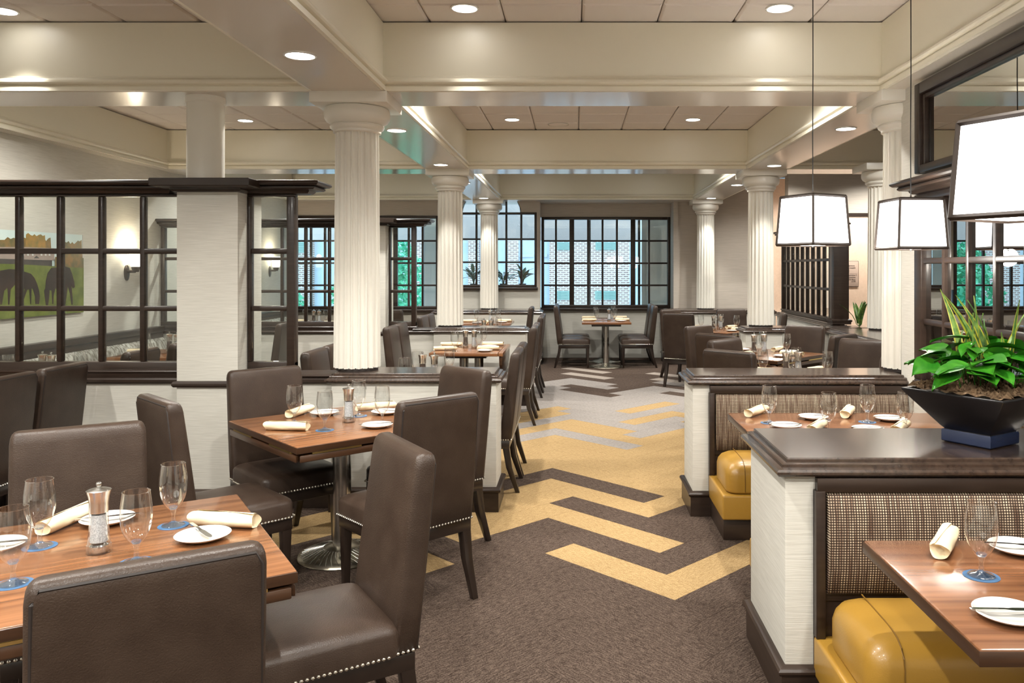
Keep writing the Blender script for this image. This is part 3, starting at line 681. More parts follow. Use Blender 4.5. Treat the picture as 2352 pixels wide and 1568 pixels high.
def setting(tx, ty, ang, sx, sy, where, seats, mills=True, pep=True, names=None):
    """seats: list of side letters/positions in table coordinates (x, y, facing angle inward)"""
    a = math.radians(ang); ca, sa = math.cos(a), math.sin(a)
    W = lambda u, v: (tx+u*ca-v*sa, ty+u*sa+v*ca)
    for (u, v, fd), sn in zip(seats, names or ['']*9):
        wh = (sn+' ' if sn else '')+where
        f = math.radians(fd); dx, dy = math.cos(f), math.sin(f)     # inward direction
        lx, ly = dy, -dx
        g = W(u+dx*.24+lx*.115, v+dy*.24+ly*.115); glass(*g, TZ, wh, False)
        pl = W(u+dx*.15-lx*.13, v+dy*.15-ly*.13); plate(*pl, TZ, wh, a+f+.5)
        npk = W(u+dx*.125+lx*.018, v+dy*.125+ly*.018); napkin(*npk, TZ, a+f+(0 if random.random() < .5 else .2), wh)
    if mills:
        q = W(.05, 0); mill(*q, TZ, where); 
        if pep: q = W(-.05, .05); mill(*q, TZ, where, True)

# --- front table A out on the open carpet
LA = 'on the front table'
leaf_table(-1.422, 2.425, 32.5, 'square walnut table with brass hinged folded leaves, out on the open carpet', .92)
for px_, py_, c in ((30,1341,'far from the aisle, entrance side,'),(91,1255,'beside the upright napkin,'),(398,1207,'beside the napkin by the aisle,'),(313,1291,'close to the salt mill,')): glass(*G(px_, py_, TZ), TZ, c+' '+LA)
mill(*G(227,1268,TZ), TZ, LA)
napkin_px((105,1213), (203,1170), TZ, 'behind the salt mill '+LA); napkin_px((440,1190), (590,1200), TZ, 'beside the aisle chair '+LA)
x, y = G(466,1238,TZ); plate(x, y, TZ, 'by the napkin and aisle chair '+LA); a, b = G(440,1217,TZ), G(482,1247,TZ)
k = link('butter_knife', KNIFE, None, ((a[0]+b[0])/2, (a[1]+b[1])/2, TZ+.0215), math.atan2(b[1]-a[1], b[0]-a[0]), label='steel butter knife beside the napkin on the front table plate', cat='knife')
plate(*G(247,1200,TZ), TZ, 'behind the salt mill '+LA, .42)
plate(*G(-12,1262,TZ), TZ, 'on the far side from the aisle '+LA, .3)
chair(-.877, 1.674, 122.5, 'brown leather chair with its stitched back to the open floor, at the front table')
chair(-.60, 2.79, 212.5, 'brown leather chair on the aisle side of the front table')
chair(-1.885, 3.07, -57.5, 'brown leather chair across the front table, facing the room entrance')
# --- table B in front of the half wall
LB = 'on the half wall table'
leaf_table(-1.30, 4.50, 42.4, 'square walnut table with brass hinged folded leaves, in front of the column half wall', .915)
for px_, py_, c in ((676,971,'between two napkins'),(746,988,'between napkin and salt mill'),(824,955,'behind the salt mill, wall side,'),(878,972,'between two plates, without coaster,')): glass(*G(px_, py_, TZ), TZ, c+' '+LB, 'without' not in c)
mill(*G(801,969,TZ), TZ, LB)
napkin_px((602,978), (715,981), TZ, 'with yellow ends, entrance side, '+LB); napkin_px((662,953), (714,936), TZ, 'on the partition side '+LB); napkin_px((818,937), (908,930), TZ, 'on the wall side '+LB)
plate(*G(746,952,TZ), TZ, 'on the partition side '+LB, .2); plate(*G(866,981,TZ), TZ, 'on the entrance side '+LB, .3); plate(*G(886,950,TZ), TZ, 'by the wall side napkin '+LB, -.4)
chair(-1.87, 4.87, -47, 'brown leather chair on the partition side of the table before the half wall')
chair(-.665, 4.87, 225, 'brown leather chair between that table and the half wall end by the aisle')
chair(-.645, 3.79, 134, 'brown leather chair with its back to the aisle carpet, by the half wall table')
chair(-1.93, 3.75, 45, 'brown leather chair seen edge on between the front table and the half wall table')
# --- table C by the glazed partition
plain_table(-4.06, 4.93, 0, 'walnut table pushed against the glazed partition wall', .92, .90)
chair(-3.20, 4.53, 180, 'brown leather chair by the partition table, farther from the glazing')
chair(-3.20, 5.02, 180, 'brown leather chair by the partition table, close under the glazing')
# --- tables in the bays behind the half walls
def bay(yc, which, tname, lname, n0=.46):
    plain_table(-1.13, yc, 0, 'walnut table with a hanging rounded leaf, ' + tname, .70, .98, drop=True, pads=((-.06,0),(.10,0)), foot=.19)
    setting(-1.13, yc, 0, .70, .98, 'on table ' + lname, ((-.35,-.22,0),(-.35,.24,0),(.35,-.22,180),(.35,.24,180)), names=('partition side, entrance end,','partition side, window end,','aisle side, entrance end,','aisle side, window end,'))
    for dy, w in ((-.24, 'entrance'), (.24, 'window')):
        chair(-1.92, yc+dy, 0, 'brown leather partition-side chair, %s end, table %s' % (w, lname))
        chair(-.43, yc+dy, 180, 'brown leather aisle-side chair, %s end, table %s' % (w, lname))
bay(6.20, 0, 'just behind the first column half wall', 'behind the first half wall')
bay(8.66, 1, 'in front of the second column half wall', 'before the second half wall')
bay(10.42, 2, 'just behind the second column half wall', 'behind the second half wall')
plain_table(-1.40, 12.9, 0, 'walnut table under the arched window half wall', .80, .86)
setting(-1.40, 12.9, 0, .80, .86, 'on the table under the arched window', ((-.40,0,0),(.40,0,180),(0,-.43,90)), pep=False, names=('partition side','aisle side','entrance side'))
chair(-.69, 12.75, 180, 'brown leather chair at the table under the arched window, aisle side')
# --- bistro tables at the big window
plain_table(.51, 13.15, 0, 'small bistro table in the window alcove, outer one', .79, .62, foot=.27)
plain_table(.51, 13.83, 0, 'small bistro table in the window alcove, against the sill', .79, .62, foot=.27)
setting(.51, 13.15, 0, .79, .62, 'on the outer bistro table', ((-.395,.02,0),(.395,.02,180)), pep=False, names=('arch side','taupe wall side'))
setting(.51, 13.83, 0, .79, .62, 'on the bistro table against the sill', ((-.395,-.02,0),(.395,-.02,180)), mills=False, names=('arch side','taupe wall side'))
for dy, w in ((13.2, 'outer'), (13.78, 'inner')):
    chair(-.30, dy, 0, 'brown leather bistro chair on the arched window side of the alcove, %s one' % w)
    chair(1.30, dy, 180, 'brown leather bistro chair on the taupe wall side of the alcove, %s one' % w)
# --- rotated tables right of the aisle
def rot(tx, ty, lname, label, cs):
    leaf_table(tx, ty, 45, label, .92)
    setting(tx, ty, 45, .92, .92, 'on the ' + lname, ((-.46,0,0),(.46,0,180),(0,-.46,90),(0,.46,-90)), names=('aisle and booth side','lobby and window side','lobby and booth side','aisle and window side'))
    for cx_, cy_, an, w in cs: chair(cx_, cy_, an, 'brown leather chair %s of the %s' % (w, lname))
rot(1.75, 6.40, 'booth wall table', 'walnut table turned corner-on just behind the booth half wall',
    ((1.14,5.93,45,'on the aisle side near the booth cap'),(1.29,6.9,-45,'on the aisle side away from the booths'),(2.46,6.84,225,'on the lobby side away from the booths'),(2.32,5.80,135,'on the lobby side near the booth cap')))
rot(1.88, 8.12, 'column wall table', 'walnut table turned corner-on before the column half wall toward the lobby',
    ((1.30,7.40,45,'on the aisle side, facing the column,'),(1.31,8.50,-45,'on the aisle side, facing the booths,'),(2.42,8.48,225,'on the lobby side, by the column,'),(2.45,7.36,135,'on the lobby side, facing the windows,')))
rot(2.02, 11.3, 'taupe wall table', 'walnut table turned corner-on between the column wall and the taupe wall',
    ((1.40,10.85,60,'on the aisle side, back to the booths,'),(1.43,12.02,-45,'on the aisle side, near the big window,'),(2.33,11.98,-90,'on the wall side'),(2.86,11.05,170,'on the lobby side')))

# ------------------------------------------------------------------ booths
def bench(y, face, label):
    """bench against a half wall face at y; face=-1: seat towards the camera, +1: away"""
    X0, X1 = .867, 2.147
    o = empty('booth_bench', ((X0+X1)/2, y, 0), label=label, cat='booth')
    cx_ = -(X0+X1)/2
    def B(nm, m_, x0, y0, z0, x1, y1, z1, bev=.006, seg=2):
        a, b = sorted((y0*face, y1*face)); return link(nm, MB().box(x0+cx_,a,z0,x1+cx_,b,z1).mesh(nm, m_, bev, seg), o)
    B('plinth', m_wood, X0+.01, 0.002, 0, X1, .47, .125, .004)
    B('seat_box', m_mustard, X0, 0.002, .125, X1, .50, .27, .012, 3)
    cu = MB(); rings = []
    w, d = X1-X0-.04, .42
    for ins, z in ((.02,.27),(.004,.278),(0,.29),(0,.38),(.008,.41),(.025,.435),(.055,.452),(.10,.462),(.16,.467)):
        rings.append([(x_+.01, face*(.275)+y_, z) for x_, y_ in rrect(w-2*ins, d-2*ins, max(.07-ins*.3,.02), 5)])
    cu.loft(rings); c = link('cushion', cu.mesh('cushion', m_mustard, ang=60), o)
    pipe = MB(); xe = -w/2+.105+.01
    pipe.tube([(xe, face*q, z) for q, z in ((.486,.285),(.486,.38),(.478,.411),(.461,.436),(.430,.453),(.385,.462),(.325,.4635),(.12,.4635))], .0026, 5); link('piping', pipe.mesh('piping', m_must_dk), c)
    B('back_board', m_wood, X0, 0.0015, .12, X1, .012, .80, 0)
    B('header_rail', m_wood, X0+.005, 0.002, .795, X1, .035, .846, .004)
    B('stile', m_wood, X0-.0, 0.002, .27, X0+.035, .04, .80, .004)
    B('lower_rail', m_wood, X0+.035, 0.002, .40, X1, .02, .44, .003)
    pb = MB(); pw = X1-X0-.04; rings = []
    for z, t in ((.425,.018),(.432,.034),(.52,.052),(.62,.056),(.72,.05),(.785,.034),(.795,.016)):
        rings.append([(-pw/2+.018, face*.003, z), (pw/2+.018, face*.003, z), (pw/2+.018, face*t, z), (-pw/2+.024, face*t, z)])
    pb.loft(rings); link('back_panel', pb.mesh('back_panel', m_tweed, ang=60), o)
bench(2.93, -1, 'mustard vinyl booth bench with tweed back below the planter wall')
bench(3.50, 1, 'mustard booth bench behind the planter wall, facing the far booth wall')
bench(5.22, -1, 'mustard vinyl booth bench with tweed back on the far booth wall')
def booth_table(y, label):
    o = empty('booth_table', (1.52, y, 0), label=label, cat='table')
    link('table_top', MB().box(-.61,-.365,TZ-.042,.61,.365,TZ).mesh('table_top', m_booth_top, .007), o)
    link('edge_band', MB().ring([(0,TZ-.040),(.0012,TZ-.038),(.0012,TZ-.007),(0,TZ-.005)], -.61, -.365, .61, .365, False, False).mesh('edge_band', m_walnut_dk), o)
    for dx in (-.0, .35): 
        p_ = empty('pedestal', (dx+.05, 0, 0)); p_.parent = o; pedestal(p_, TZ-.042, .04, .22)
booth_table(2.175, 'brown laminate booth table in front of the planter wall bench')
booth_table(4.415, 'brown laminate booth table between the two booth walls')
L1 = 'on the planter wall booth table'
glass(*G(2254,1323,TZ), TZ, L1); napkin_px((2160,1268), (2180,1222), TZ, L1)
plate(*G(2338,1266,TZ), TZ, 'near the bench '+L1, -.15); plate(*G(2318,1419,TZ), TZ, 'far from the bench '+L1, -.02)
L2 = 'on the middle booth table'
N2 = ('aisle seat, far bench side,','aisle seat, planter side,','mirror seat, far bench side,','mirror seat, planter side,')
for q, w in zip(((1767,971),(1903,992),(1992,969),(2079,990)), N2): glass(*G(*q, TZ), TZ, w+' '+L2)
for q, w in zip(((1868,962),(1805,982),(2042,965),(1994,990)), N2): plate(*G(*q, TZ), TZ, w+' '+L2, .1)
for (a, b), w in zip((((1720,950),(1755,938)),((1870,985),(1885,975)),((1942,952),(1952,940)),((2063,986),(2076,976))), N2): napkin_px(a, b, TZ, w+' '+L2)

# ------------------------------------------------------------------ pendants
def pendant(x, y, zb, ang, label, h=.262, wb=.137, wt=.122):
    o = empty('pendant_lamp', (x, y, zb), math.radians(ang-45), label=label, cat='pendant lamp', group='square linen pendant lamps')
    def cor(w, z, k): return (w*(1,-1,-1,1)[k], w*(1,1,-1,-1)[k], z)
    for k in range(4):
        j = (k+1) % 4; i_ = .003
        q = MB().loft([[cor(wb-i_,.004,k), cor(wb-i_,.004,j), cor(wt-i_,h-.004,j), cor(wt-i_,h-.004,k)], [cor(wb-i_-.003,.004,k), cor(wb-i_-.003,.004,j), cor(wt-i_-.003,h-.004,j), cor(wt-i_-.003,h-.004,k)]])
        link('shade_panel', q.mesh('shade_panel', m_shade, smooth=False), o)
    fr = MB()
    for k in range(4):
        j = (k+1) % 4
        for a, b in ((cor(wb,0,k),cor(wb,0,j)),(cor(wt,h,k),cor(wt,h,j)),(cor(wb,0,k),cor(wt,h,k))): fr.tube([a, b], .0085, 4)
    link('frame', fr.mesh('frame', m_bronze), o)
    link('diffuser', MB().box(-wb+.01,-wb+.01,-.002,wb-.01,wb-.01,.002).mesh('diffuser', m_shade, smooth=False), o)
    sp = MB(); sp.tube([(-wt,0,h),(wt,0,h)], .004, 4); sp.tube([(0,-wt,h),(0,wt,h)], .004, 4); sp.lathe([(.012,h-.002),(.012,h+.012),(.005,h+.02),(.004,h+.03)], 12)
    link('spider', sp.mesh('spider', m_bronze), o)
    c = MB(); c.tube([(0,0,h+.02),(.0015,0,h+.35),(-.001,0,h+.7),(0,0,3.235-zb)], .0028, 6); link('cord', c.mesh('cord', m_cord), o)
    link('finial', MB().lathe([(.003,-.016),(.005,-.010),(.003,-.002)], 8).mesh('finial', m_chrome), o)
    l = bpy.data.lights.new('pendant_bulb', 'POINT'); l.energy = 6; l.color = (1,.93,.84); l.shadow_soft_size = .05
    lo = bpy.data.objects.new('pendant_bulb', l); col.objects.link(lo); lo.parent = o; lo.location = (0, 0, -.05)
pendant(PX(1867,4.42), 4.42, 1.732, -106, 'square linen pendant lamp over the far booth table, nearer the aisle')
pendant(PX(2092,4.42), 4.42, 1.712, -130, 'square linen pendant lamp over the far booth table, nearer the mirrors')
pendant(1.235, 2.2, 1.742, -104, 'square linen pendant lamp hanging over the near booth table')

# ------------------------------------------------------------------ planter on the booth wall
def leaf_mesh(name, mat, L, W, curl, heart=True):
    mb = MB(); prof = [(0,.10),(.06,.62),(.18,.92),(.35,1.0),(.55,.84),(.75,.52),(.9,.22),(1,.02)] if heart else [(0,.5),(.15,.75),(.4,1),(.7,.8),(.9,.4),(1,.05)]
    rings = []
    for t, w in prof:
        x = L*t-(.08*L if heart and t < .05 else 0); zc = -curl*L*t*t
        rings.append([(x-(.03*L if heart and t < .1 else 0), -w*W/2, zc+.06*W), (x, -w*W*.25, zc+.01*W), (x, 0, zc-.05*W), (x, w*W*.25, zc+.01*W), (x-(.03*L if heart and t < .1 else 0), w*W/2, zc+.06*W)])
    mb.loft(rings, False, False, closed=False); return mb.mesh(name, mat, ang=70)
def planter():
    o = empty('planter', (1.61, 3.2, .911), math.radians(33), label='black tapered square planter with mixed green plants on the booth wall', cat='planter')
    body = MB(); T = [(.095,.0),(.098,.006),(.098,.045),(.094,.052),(.104,.062),(.208,.200),(.210,.206),(.208,.210),(.196,.210),(.190,.195),(.1,.18)]
    body.loft([[(w,-w,z),(w,w,z),(-w,w,z),(-w,-w,z)] for w, z in T]); link('pot', body.mesh('pot', m_black, .003), o)
    link('pot_foot', MB().ring([(0,.002),(.003,.006),(.003,.044),(0,.05)], -.098,-.098,.098,.098).mesh('pot_foot', m_navy), o)
    ms = MB(); N = 12; rnd = random.Random(3)
    g = [[(-.185+.37*i/N, -.185+.37*j/N, .205+.045*math.sin(PI*i/N)*math.sin(PI*j/N)+rnd.uniform(0,.014)) for i in range(N+1)] for j in range(N+1)]
    ms.loft(g, False, False, closed=False)
    for _ in range(1100):
        x_, y_ = rnd.uniform(-.18,.18), rnd.uniform(-.18,.18); z_ = .212+.05*math.cos(x_*8)*math.cos(y_*8); a = rnd.uniform(0,6.3); l = rnd.uniform(.02,.045)
        dx, dy = l*math.cos(a), l*math.sin(a); t = .0009
        ms.add([(x_,y_,z_),(x_+t*2,y_+t*2,z_),(x_+dx/2+t,y_+dy/2,z_+rnd.uniform(.008,.02)),(x_+dx,y_+dy,z_+rnd.uniform(-.006,.006))], [(0,1,2),(1,3,2)])
    mo = link('moss', ms.mesh('moss', m_moss), o); mo['kind'] = 'stuff'
    lm = [leaf_mesh('leaf', m_leaf, .135, .105, .35), leaf_mesh('leaf', m_leaf, .115, .09, .2), leaf_mesh('leaf', m_leaf, .10, .075, .5)]
    stems = MB()
    for k in range(62):
        a = rnd.uniform(0, 2*PI); r = rnd.uniform(.03,.19)
        h = .285+.095*(1-(r/.2)**2)*rnd.uniform(.3,1.3)+rnd.uniform(-.02,.035)
        x_, y_ = r*math.cos(a), r*math.sin(a)
        lf = link('leaf', rnd.choice(lm), o, (x_, y_, h)); aa = a+rnd.uniform(-.8,.8); lf.rotation_euler = (rnd.uniform(-.5,.5), rnd.uniform(-.45,.22), aa)
        s = rnd.uniform(.8,1.15); lf.scale = (s,s,s)
        stems.tube([(x_*.5,y_*.5,.22),(x_*.85,y_*.85,h*.8),(x_,y_,h)], .0022, 4)
    so = link('stems', stems.mesh('stems', m_leaf), o); so['kind'] = 'stuff'
    for k in range(20):                                              # upright snake plant blades, yellow margins
        h = rnd.uniform(.16,.32); w = rnd.uniform(.018,.027); bx_, by_ = rnd.uniform(-.03,.14), rnd.uniform(-.07,.1)
        lean = rnd.uniform(-.55,.55); la = rnd.uniform(0, 6.3); tw = rnd.uniform(0, PI)
        core, m0, m1 = [], [], []
        for q in range(9):
            t = q/8; ww = w*(.55+.9*t-1.45*t*t) if t < .95 else .001; sx_ = lean*h*t*t
            c = Vector((bx_+sx_*math.cos(la), by_+sx_*math.sin(la), .22+h*1.25*t)); u = Vector((math.cos(tw+t*.7), math.sin(tw+t*.7), 0)); nrm = Vector((-u.y, u.x, 0))
            core.append([c-u*ww*.66, c+nrm*.004, c+u*ww*.66]); m0.append([c-u*ww, c-u*ww*.66]); m1.append([c+u*ww*.66, c+u*ww])
        lf = link('blade', MB().loft(core, False, False, closed=False).mesh('blade', m_sans), o)
        link('margin', MB().loft(m0, False, False, closed=False).loft(m1, False, False, closed=False).mesh('margin', m_sansy), lf)
planter()

def leafy_plant(name, label, x, y, z, n, L, W, h, spread, mat, seed, pot=True, upright=False):
    rnd = random.Random(seed); o = empty(name, (x, y, z), label=label, cat='plant')
    lm = [leaf_mesh('leaf', mat, L, W, c, False) for c in (.2,.5)]
    if pot: link('pot', MB().lathe([(.05,0),(.065,.09),(.07,.1),(.06,.1),(.05,.09)], 20).mesh('pot', m_black), o)
    st = MB()
    for k in range(n):
        a = rnd.uniform(0, 6.3); r = spread*rnd.uniform(.1,1); hh = .1+h*rnd.uniform(.25,1)
        lf = link('leaf', rnd.choice(lm), o, (r*math.cos(a)*.5, r*math.sin(a)*.5, hh)); lf.rotation_euler = (rnd.uniform(-.4,.4), rnd.uniform(-1.1,.1) if not upright else rnd.uniform(-1.6,-1.2), a)
        st.tube([(0,0,.08),(r*math.cos(a)*.5, r*math.sin(a)*.5, hh)], .004, 4)
    s_ = link('stems', st.mesh('stems', mat), o); s_['kind'] = 'stuff'
for k, (px_, w) in enumerate(((1088,'beside the middle fluted column'),(1156,'between column and arch mullion'),(1200,'at the arched window corner'))):
    leafy_plant('potted_plant', 'broad leaved green plant on the arched window sill, ' + w, PX(px_,14.36), 14.36, 1.236, 18, .20, .075, .22, .12, m_foliage, 20+k)
leafy_plant('potted_snake_plant', 'dark snake plant standing beside the lobby partition post', 3.40, 9.62, .832, 10, .27, .05, .03, .08, m_sans, 40, pot=False, upright=True)

box('trim_plant_shelf', m_wood, -2.26, 14.15, 1.19, -.66, 14.48, 1.235, label='dark plant shelf outside the arched window', cat='shelf', kind='structure')

# ------------------------------------------------------------------ banquette room: picture, sconces, banquette
def banquette(y0, y1, label):
    o = empty('banquette', (WLX, (y0+y1)/2, 0), label=label, cat='banquette'); yc = (y0+y1)/2; nseg = 3
    box('ledge', m_wood, .002, y0-yc, .865, .09, y1-yc, .93, o, .01); box('header_rail', m_wood, .002, y0-yc, .80, .075, y1-yc, .865, o, .004)
    box('plinth', m_wood, .002, y0-yc, 0, .52, y1-yc, .12, o)
    for k in range(nseg):
        a = y0-yc+(y1-y0)*k/nseg+.004; b = y0-yc+(y1-y0)*(k+1)/nseg-.004
        mb = MB(); mb.loft([[(.003,q,.44),(.14,q,.44),(.165,q,.54),(.15,q,.66),(.115,q,.76),(.07,q,.80),(.003,q,.80)] for q in (a, b)]); link('back_cushion', mb.mesh('back_cushion', m_banq, .008), o)
        box('seat_cushion', m_banq, .003, a, .30, .56, b, .46, o, .03)
    box('seat_box', m_wood, .003, y0-yc, .12, .54, y1-yc, .30, o)
banquette(5.66, 9.45, 'grey grass print banquette below the horse picture')
banquette(9.80, 13.6, 'grey grass print banquette in the bay by the tree windows')
for yc, nm, cs in ((6.2, 'near the horse picture', (5.99, 6.66)), (8.16, 'below the wall sconce', (7.75, 8.98))):
    plain_table(-4.08, yc, 0, 'walnut banquette table ' + nm, .88, .80)
    setting(-4.08, yc, 0, .88, .80, 'on the banquette table ' + nm, ((-.44,0,0),(.44,.0,180)), names=('cushion side','chair side'))
    for q, w in zip(cs, ('front partition end', 'back partition end')): chair(-3.23, q, 180, 'brown leather chair at the banquette table %s, %s' % (nm, w))
plain_table(-4.08, 12.7, 0, 'walnut table by the tree window banquette', .88, 1.2)
setting(-4.08, 12.7, 0, .88, 1.2, 'on the table by the tree windows', ((-.44,.2,0),(.44,-.25,180),(.44,.3,180)), names=('cushion side','partition end','glass end'))
for q, w in ((12.3, 'toward the partition'), (13.0, 'toward the glass')): chair(-3.22, q, 180, 'brown leather chair at the tree window table, ' + w)
chair(-2.75, 11.9, 80, 'brown leather chair standing by the tree window opening')

def picture():
    o = empty('picture', (WLX, 7.3, 1.17), label='frameless colour photograph of two dark horses grazing before a barn', cat='picture')
    def Z(zx, zy):                                # zoom-crop pixel to wall position (s along wall, z)
        px_, py_ = zx/7.468, 520+zy/7.468; d = 4.9*F/(CX-px_); return d, CH-(py_-CY)/F*d
    lay = [0]
    def poly(nm, mat, pts, raw=False):
        lay[0] += 1; t = .012+.0008*lay[0]
        q = [(a, b) if raw else Z(a, b) for a, b in pts]
        q = [(min(max(a, 6.42), 7.995), min(max(b, 1.17), 1.935)) for a, b in q]
        link(nm, MB().loft([[(t0, a-7.3, b-1.17) for a, b in q] for t0 in (t-.0007, t)]).mesh(nm, mat, smooth=False), o)
    link('backing', MB().box(.001,6.42-7.3,0,.012,8.0-7.3,.765).mesh('backing', m_seam), o)
    poly('sky', m_print['sky'], [(6.42,1.55),(8,1.55),(8,1.935),(6.42,1.935)], True)
    rnd = random.Random(5)
    def treeline(nm, mat, x0, x1, base, top, n_):
        pts = [(x0, base)]+[(x0+(x1-x0)*(i+.5)/n_, top+rnd.uniform(-45,45)*(1 if i % 2 else .4)) for i in range(n_)]+[(x1, base)]
        poly(nm, mat, pts)
    treeline('trees', m_print['trees'], -500, 340, 520, 215, 16); treeline('trees', m_print['trees'], 330, 860, 520, 215, 14); treeline('trees', m_print['trees'], 940, 1390, 620, 260, 14)
    treeline('gold_trees', m_print['gold_trees'], 400, 760, 420, 150, 10); treeline('gold_trees', m_print['gold_trees'], 950, 1080, 420, 220, 5)
    poly('barn_roof', m_print['roof'], [(-500,350),(430,350),(900,375),(900,580),(230,560),(-500,540)])
    poly('barn_wall', m_print['barn'], [(-500,540),(230,560),(860,580),(860,680),(230,650),(-500,640)])
    poly('barn_gable', m_print['barn'], [(545,545),(590,500),(640,545)])
    for zx in (280,350,425,505,655,725,790): poly('barn_window', m_print['white'], [(zx,470),(zx+28,472),(zx+28,500),(zx,498)])
    poly('hedge', m_print['trees'], [(900,520),(1395,540),(1395,720),(900,690)])
    poly('grass', m_print['grass'], [(-600,630),(230,645),(860,680),(1400,710),(1400,1700),(-600,1700)])
    poly('horse', m_print['horse'], [(-60,760),(100,730),(250,740),(400,785),(480,810),(540,880),(585,980),(620,1100),(635,1200),(620,1330),(555,1330),(548,1200),(510,1070),(490,1060),(484,1330),(468,1330),(450,1080),(415,1085),(330,1330),(310,1330),(375,1075),(290,1030),(200,1000),(130,1080),(110,1340),(85,1340),(75,1050),(20,1100),(-20,1340),(-50,1340),(-60,1000)])
    poly('horse', m_print['horse'], [(1050,680),(1150,710),(1190,820),(1225,950),(1235,1040),(1200,1060),(1175,1010),(1195,1200),(1200,1340),(1175,1340),(1150,1150),(1115,1030),(1095,1180),(1075,1330),(1055,1330),(1065,1180),(1040,1060),(960,1095),(900,1060),(870,1180),(865,1330),(845,1330),(835,1100),(800,1090),(790,1230),(775,1350),(735,1350),(715,1200),(705,1100),(725,1060),(735,930),(765,800),(830,710),(950,700)])
picture()
def sconce(y, label):
    o = empty('wall_sconce', (WLX, y, 1.6), label=label, cat='sconce')
    link('back_plate', MB().loft([[(x_, .05*s*math.cos(a), -.045+.085*s*math.sin(a)) for a in [2*PI*i/24 for i in range(24)]] for x_, s in ((.002,1),(.012,1),(.018,.8))]).mesh('back_plate', m_bronze), o)
    mb = MB(); mb.tube([(.015,0,-.03),(.10,0,-.03)], .016, 10); mb.lathe([(.03,-.035),(.045,.01),(.045,.022),(.02,.024)], 20, .105, 0); link('arm', mb.mesh('arm', m_bronze), o)
    link('glass_shade', MB().lathe([(.05,.024),(.06,.05),(.068,.19),(.064,.19),(.055,.05),(.04,.03)], 24, .105, 0).mesh('glass_shade', m_sconce), o)
    l = bpy.data.lights.new('sconce_bulb', 'POINT'); l.energy = 4.5; l.color = (1,.84,.62); l.shadow_soft_size = .04
    lo = bpy.data.objects.new('sconce_bulb', l); col.objects.link(lo); lo.parent = o; lo.location = (.105, 0, .23)
sconce(8.80, 'lit glass wall sconce beside the horse picture'); sconce(12.93, 'lit glass wall sconce in the tree window bay')

# ------------------------------------------------------------------ lobby sign
sg = empty('directory_sign', (4.93, 14.612, 1.28), label='small framed directory sign on the peach lobby wall', cat='sign')
link('plate', MB().box(-.21,-.012,0,.21,0,.455).mesh('plate', m_sign, .003), sg); link('frame', MB().box(-.215,-.010,-.006,.215,.0,.461).mesh('frame', m_signtext, .002), sg)
link('divider', MB().box(-.19,-.0135,.226,.19,-.012,.229).mesh('divider', m_signtext, smooth=False), sg)
for k, (t, z, al_, x_) in enumerate((('ng Elevators',.365,'LEFT',-.03),('mmonwealth',.325,'LEFT',-.03),('ooms',.290,'LEFT',-.03),('ooms',.255,'LEFT',-.03),('Registration >',.190,'RIGHT',.19),('ng Elevators',.152,'RIGHT',.16),('Gift Shop',.112,'RIGHT',.16),('ATM',.075,'RIGHT',.16))):
    cu = bpy.data.curves.new('lettering', 'FONT'); cu.body = t; cu.size = .036; cu.align_x = al_; cu.extrude = .0006; cu.materials.append(m_signtext)
    tmp = bpy.data.objects.new('lettering', cu); me = bpy.data.meshes.new_from_object(tmp); bpy.data.objects.remove(tmp)
    if not me.materials: me.materials.append(m_signtext)
    c = link('lettering', me, sg, (x_, -.0135, z)); c.rotation_euler = (PI/2, 0, 0)

# ------------------------------------------------------------------ outside
box('exterior_ground', m_ground, -30, 14.8, -1.2, 30, 40, -.9, label='pale paving outside the windows', cat='ground', kind='structure')
YF = 30.0
fc = box('neighbour_building', m_siding, -22, YF, -1, 16, YF+.4, 11, label='pale sided brick building across from the windows', cat='building')
q = lambda a: PX(a, YF-.3); qz = lambda a: PZ(a, YF-.3)
def fpart(nm, mat, a, b, za, zb, y0, y1): link(nm, MB().box(a,y0,za,b,y1,zb).mesh(nm, mat), fc)
for a, b in ((1262,1446), (1165,1190), (1075,1100), (672,716), (560,640), (940,1000), (800,880), (1560,1700)): fpart('brick_pier', m_brick, q(a), q(b), -1, 8, YF-.3, YF+.01)
for a, b, c, d in ((1280,1309,556,574),(1368,1416,556,574),(1280,1308,668,688),(1367,1415,668,688),(675,705,556,580)):
    fpart('louvre_frame', m_louver, q(a), q(b), qz(d), qz(c), YF-.33, YF-.29)
    for k in range(6):
        z = qz(d)+(qz(c)-qz(d))*(k+.3)/6; fpart('louvre_slat', m_louver, q(a)+.02, q(b)-.02, z, z+.018, YF-.36, YF-.32)
for a, b in ((1440,1450),(1246,1256),(1190,1225),(1108,1140)):
    fpart('siding_band', m_siding, q(a), q(b), qz(590), qz(583), YF-.06, YF)
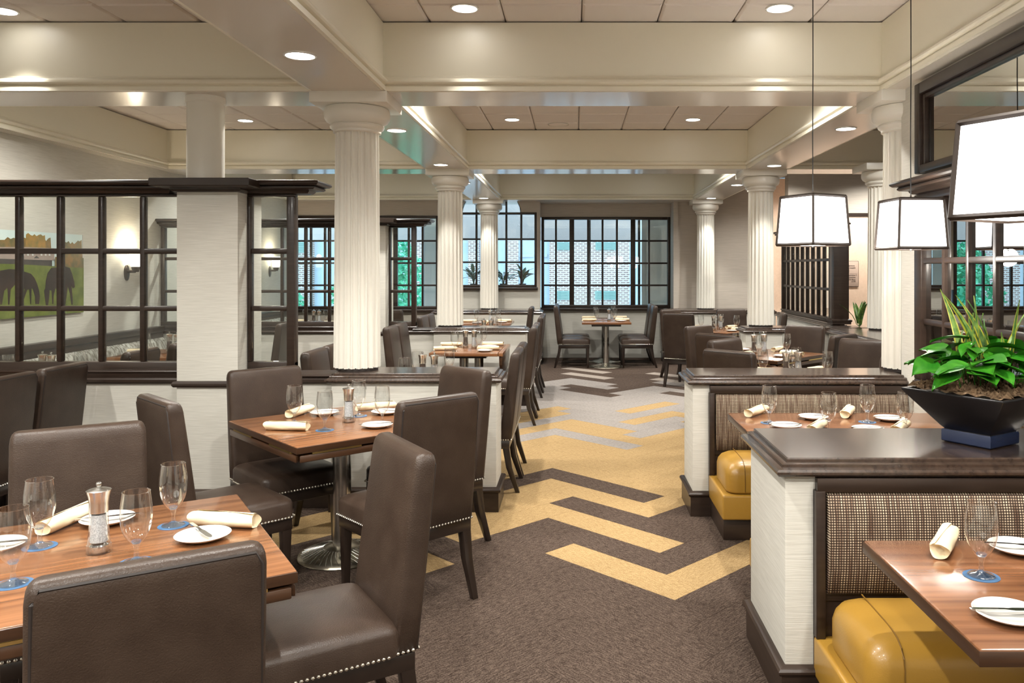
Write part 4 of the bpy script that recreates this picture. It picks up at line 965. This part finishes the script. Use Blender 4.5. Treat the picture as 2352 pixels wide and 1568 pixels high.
bx = box('canopy_fascia', m_plaster, -9, 17.0, PZ(551,17), 3.2, 17.3, 3.6, label='beige exterior canopy fascia above the windows', cat='canopy', kind='structure')
box('plaster_pier', m_pier, PX(1474,15.2), 15.2, -1, 3.2, 15.6, 3.6, label='rough plaster pier outside the big window', cat='pier', kind='structure')
box('plaster_pier', m_pier, PX(968,15.2), 15.2, -1, PX(1012,15.2), 15.6, 3.6, label='rough plaster pier outside beside the tree windows', cat='pier', kind='structure')
for px_, w in ((1354,'middle'),(1468,'plaster pier side')):
    link('steel_post', MB().box(PX(px_,15.0)-.022,15.0,-1,PX(px_,15.0)+.022,15.05,3.6).mesh('steel_post', m_black_metal), label='black steel post outside the big window, ' + w, cat='post')
def tree(x, y, h, r, seed, label):
    rnd = random.Random(seed); o = empty('tree', (x, y, -.9), label=label, cat='tree')
    tr = MB(); tr.tube([(0,0,0),(.05,0,h*.4),(0,.05,h*.8)], [.07,.05,.02], 8)
    for k in range(9):
        a = rnd.uniform(0,6.3); z = h*rnd.uniform(.3,.75); tr.tube([(0,0,z),(r*.6*math.cos(a), r*.6*math.sin(a), z+h*.15)], [.025,.008], 5)
    link('trunk', tr.mesh('trunk', m_bark), o)
    fo = MB()
    for k in range(4200):
        while True:
            p_ = Vector((rnd.uniform(-1,1), rnd.uniform(-1,1), rnd.uniform(-1,1)))
            if .25 < p_.length < 1: break
        c = Vector((p_.x*r*(1.15-.35*p_.z), p_.y*r*(1.15-.35*p_.z), h*.56+p_.z*h*.46)); u = Vector((rnd.gauss(0,1), rnd.gauss(0,1), rnd.gauss(0,1))).normalized()*rnd.uniform(.05,.10); w = u.orthogonal().normalized()*rnd.uniform(.025,.05)
        fo.add([c-u, c+w, c+u, c-w], [(0,1,2,3)])
    f = link('foliage', fo.mesh('foliage', m_treeleaf, smooth=False), o); f['kind'] = 'stuff'
tree(-4.5, 18.9, 3.4, 1.05, 1, 'leafy green tree outside the tree windows, closer to the arched window')
tree(-7.0, 17.9, 2.6, .95, 2, 'small leafy green tree outside, toward the banquette wall')
tree(-9.6, 20.2, 3.2, 1.2, 3, 'leafy green tree outside, farthest from the arched window')
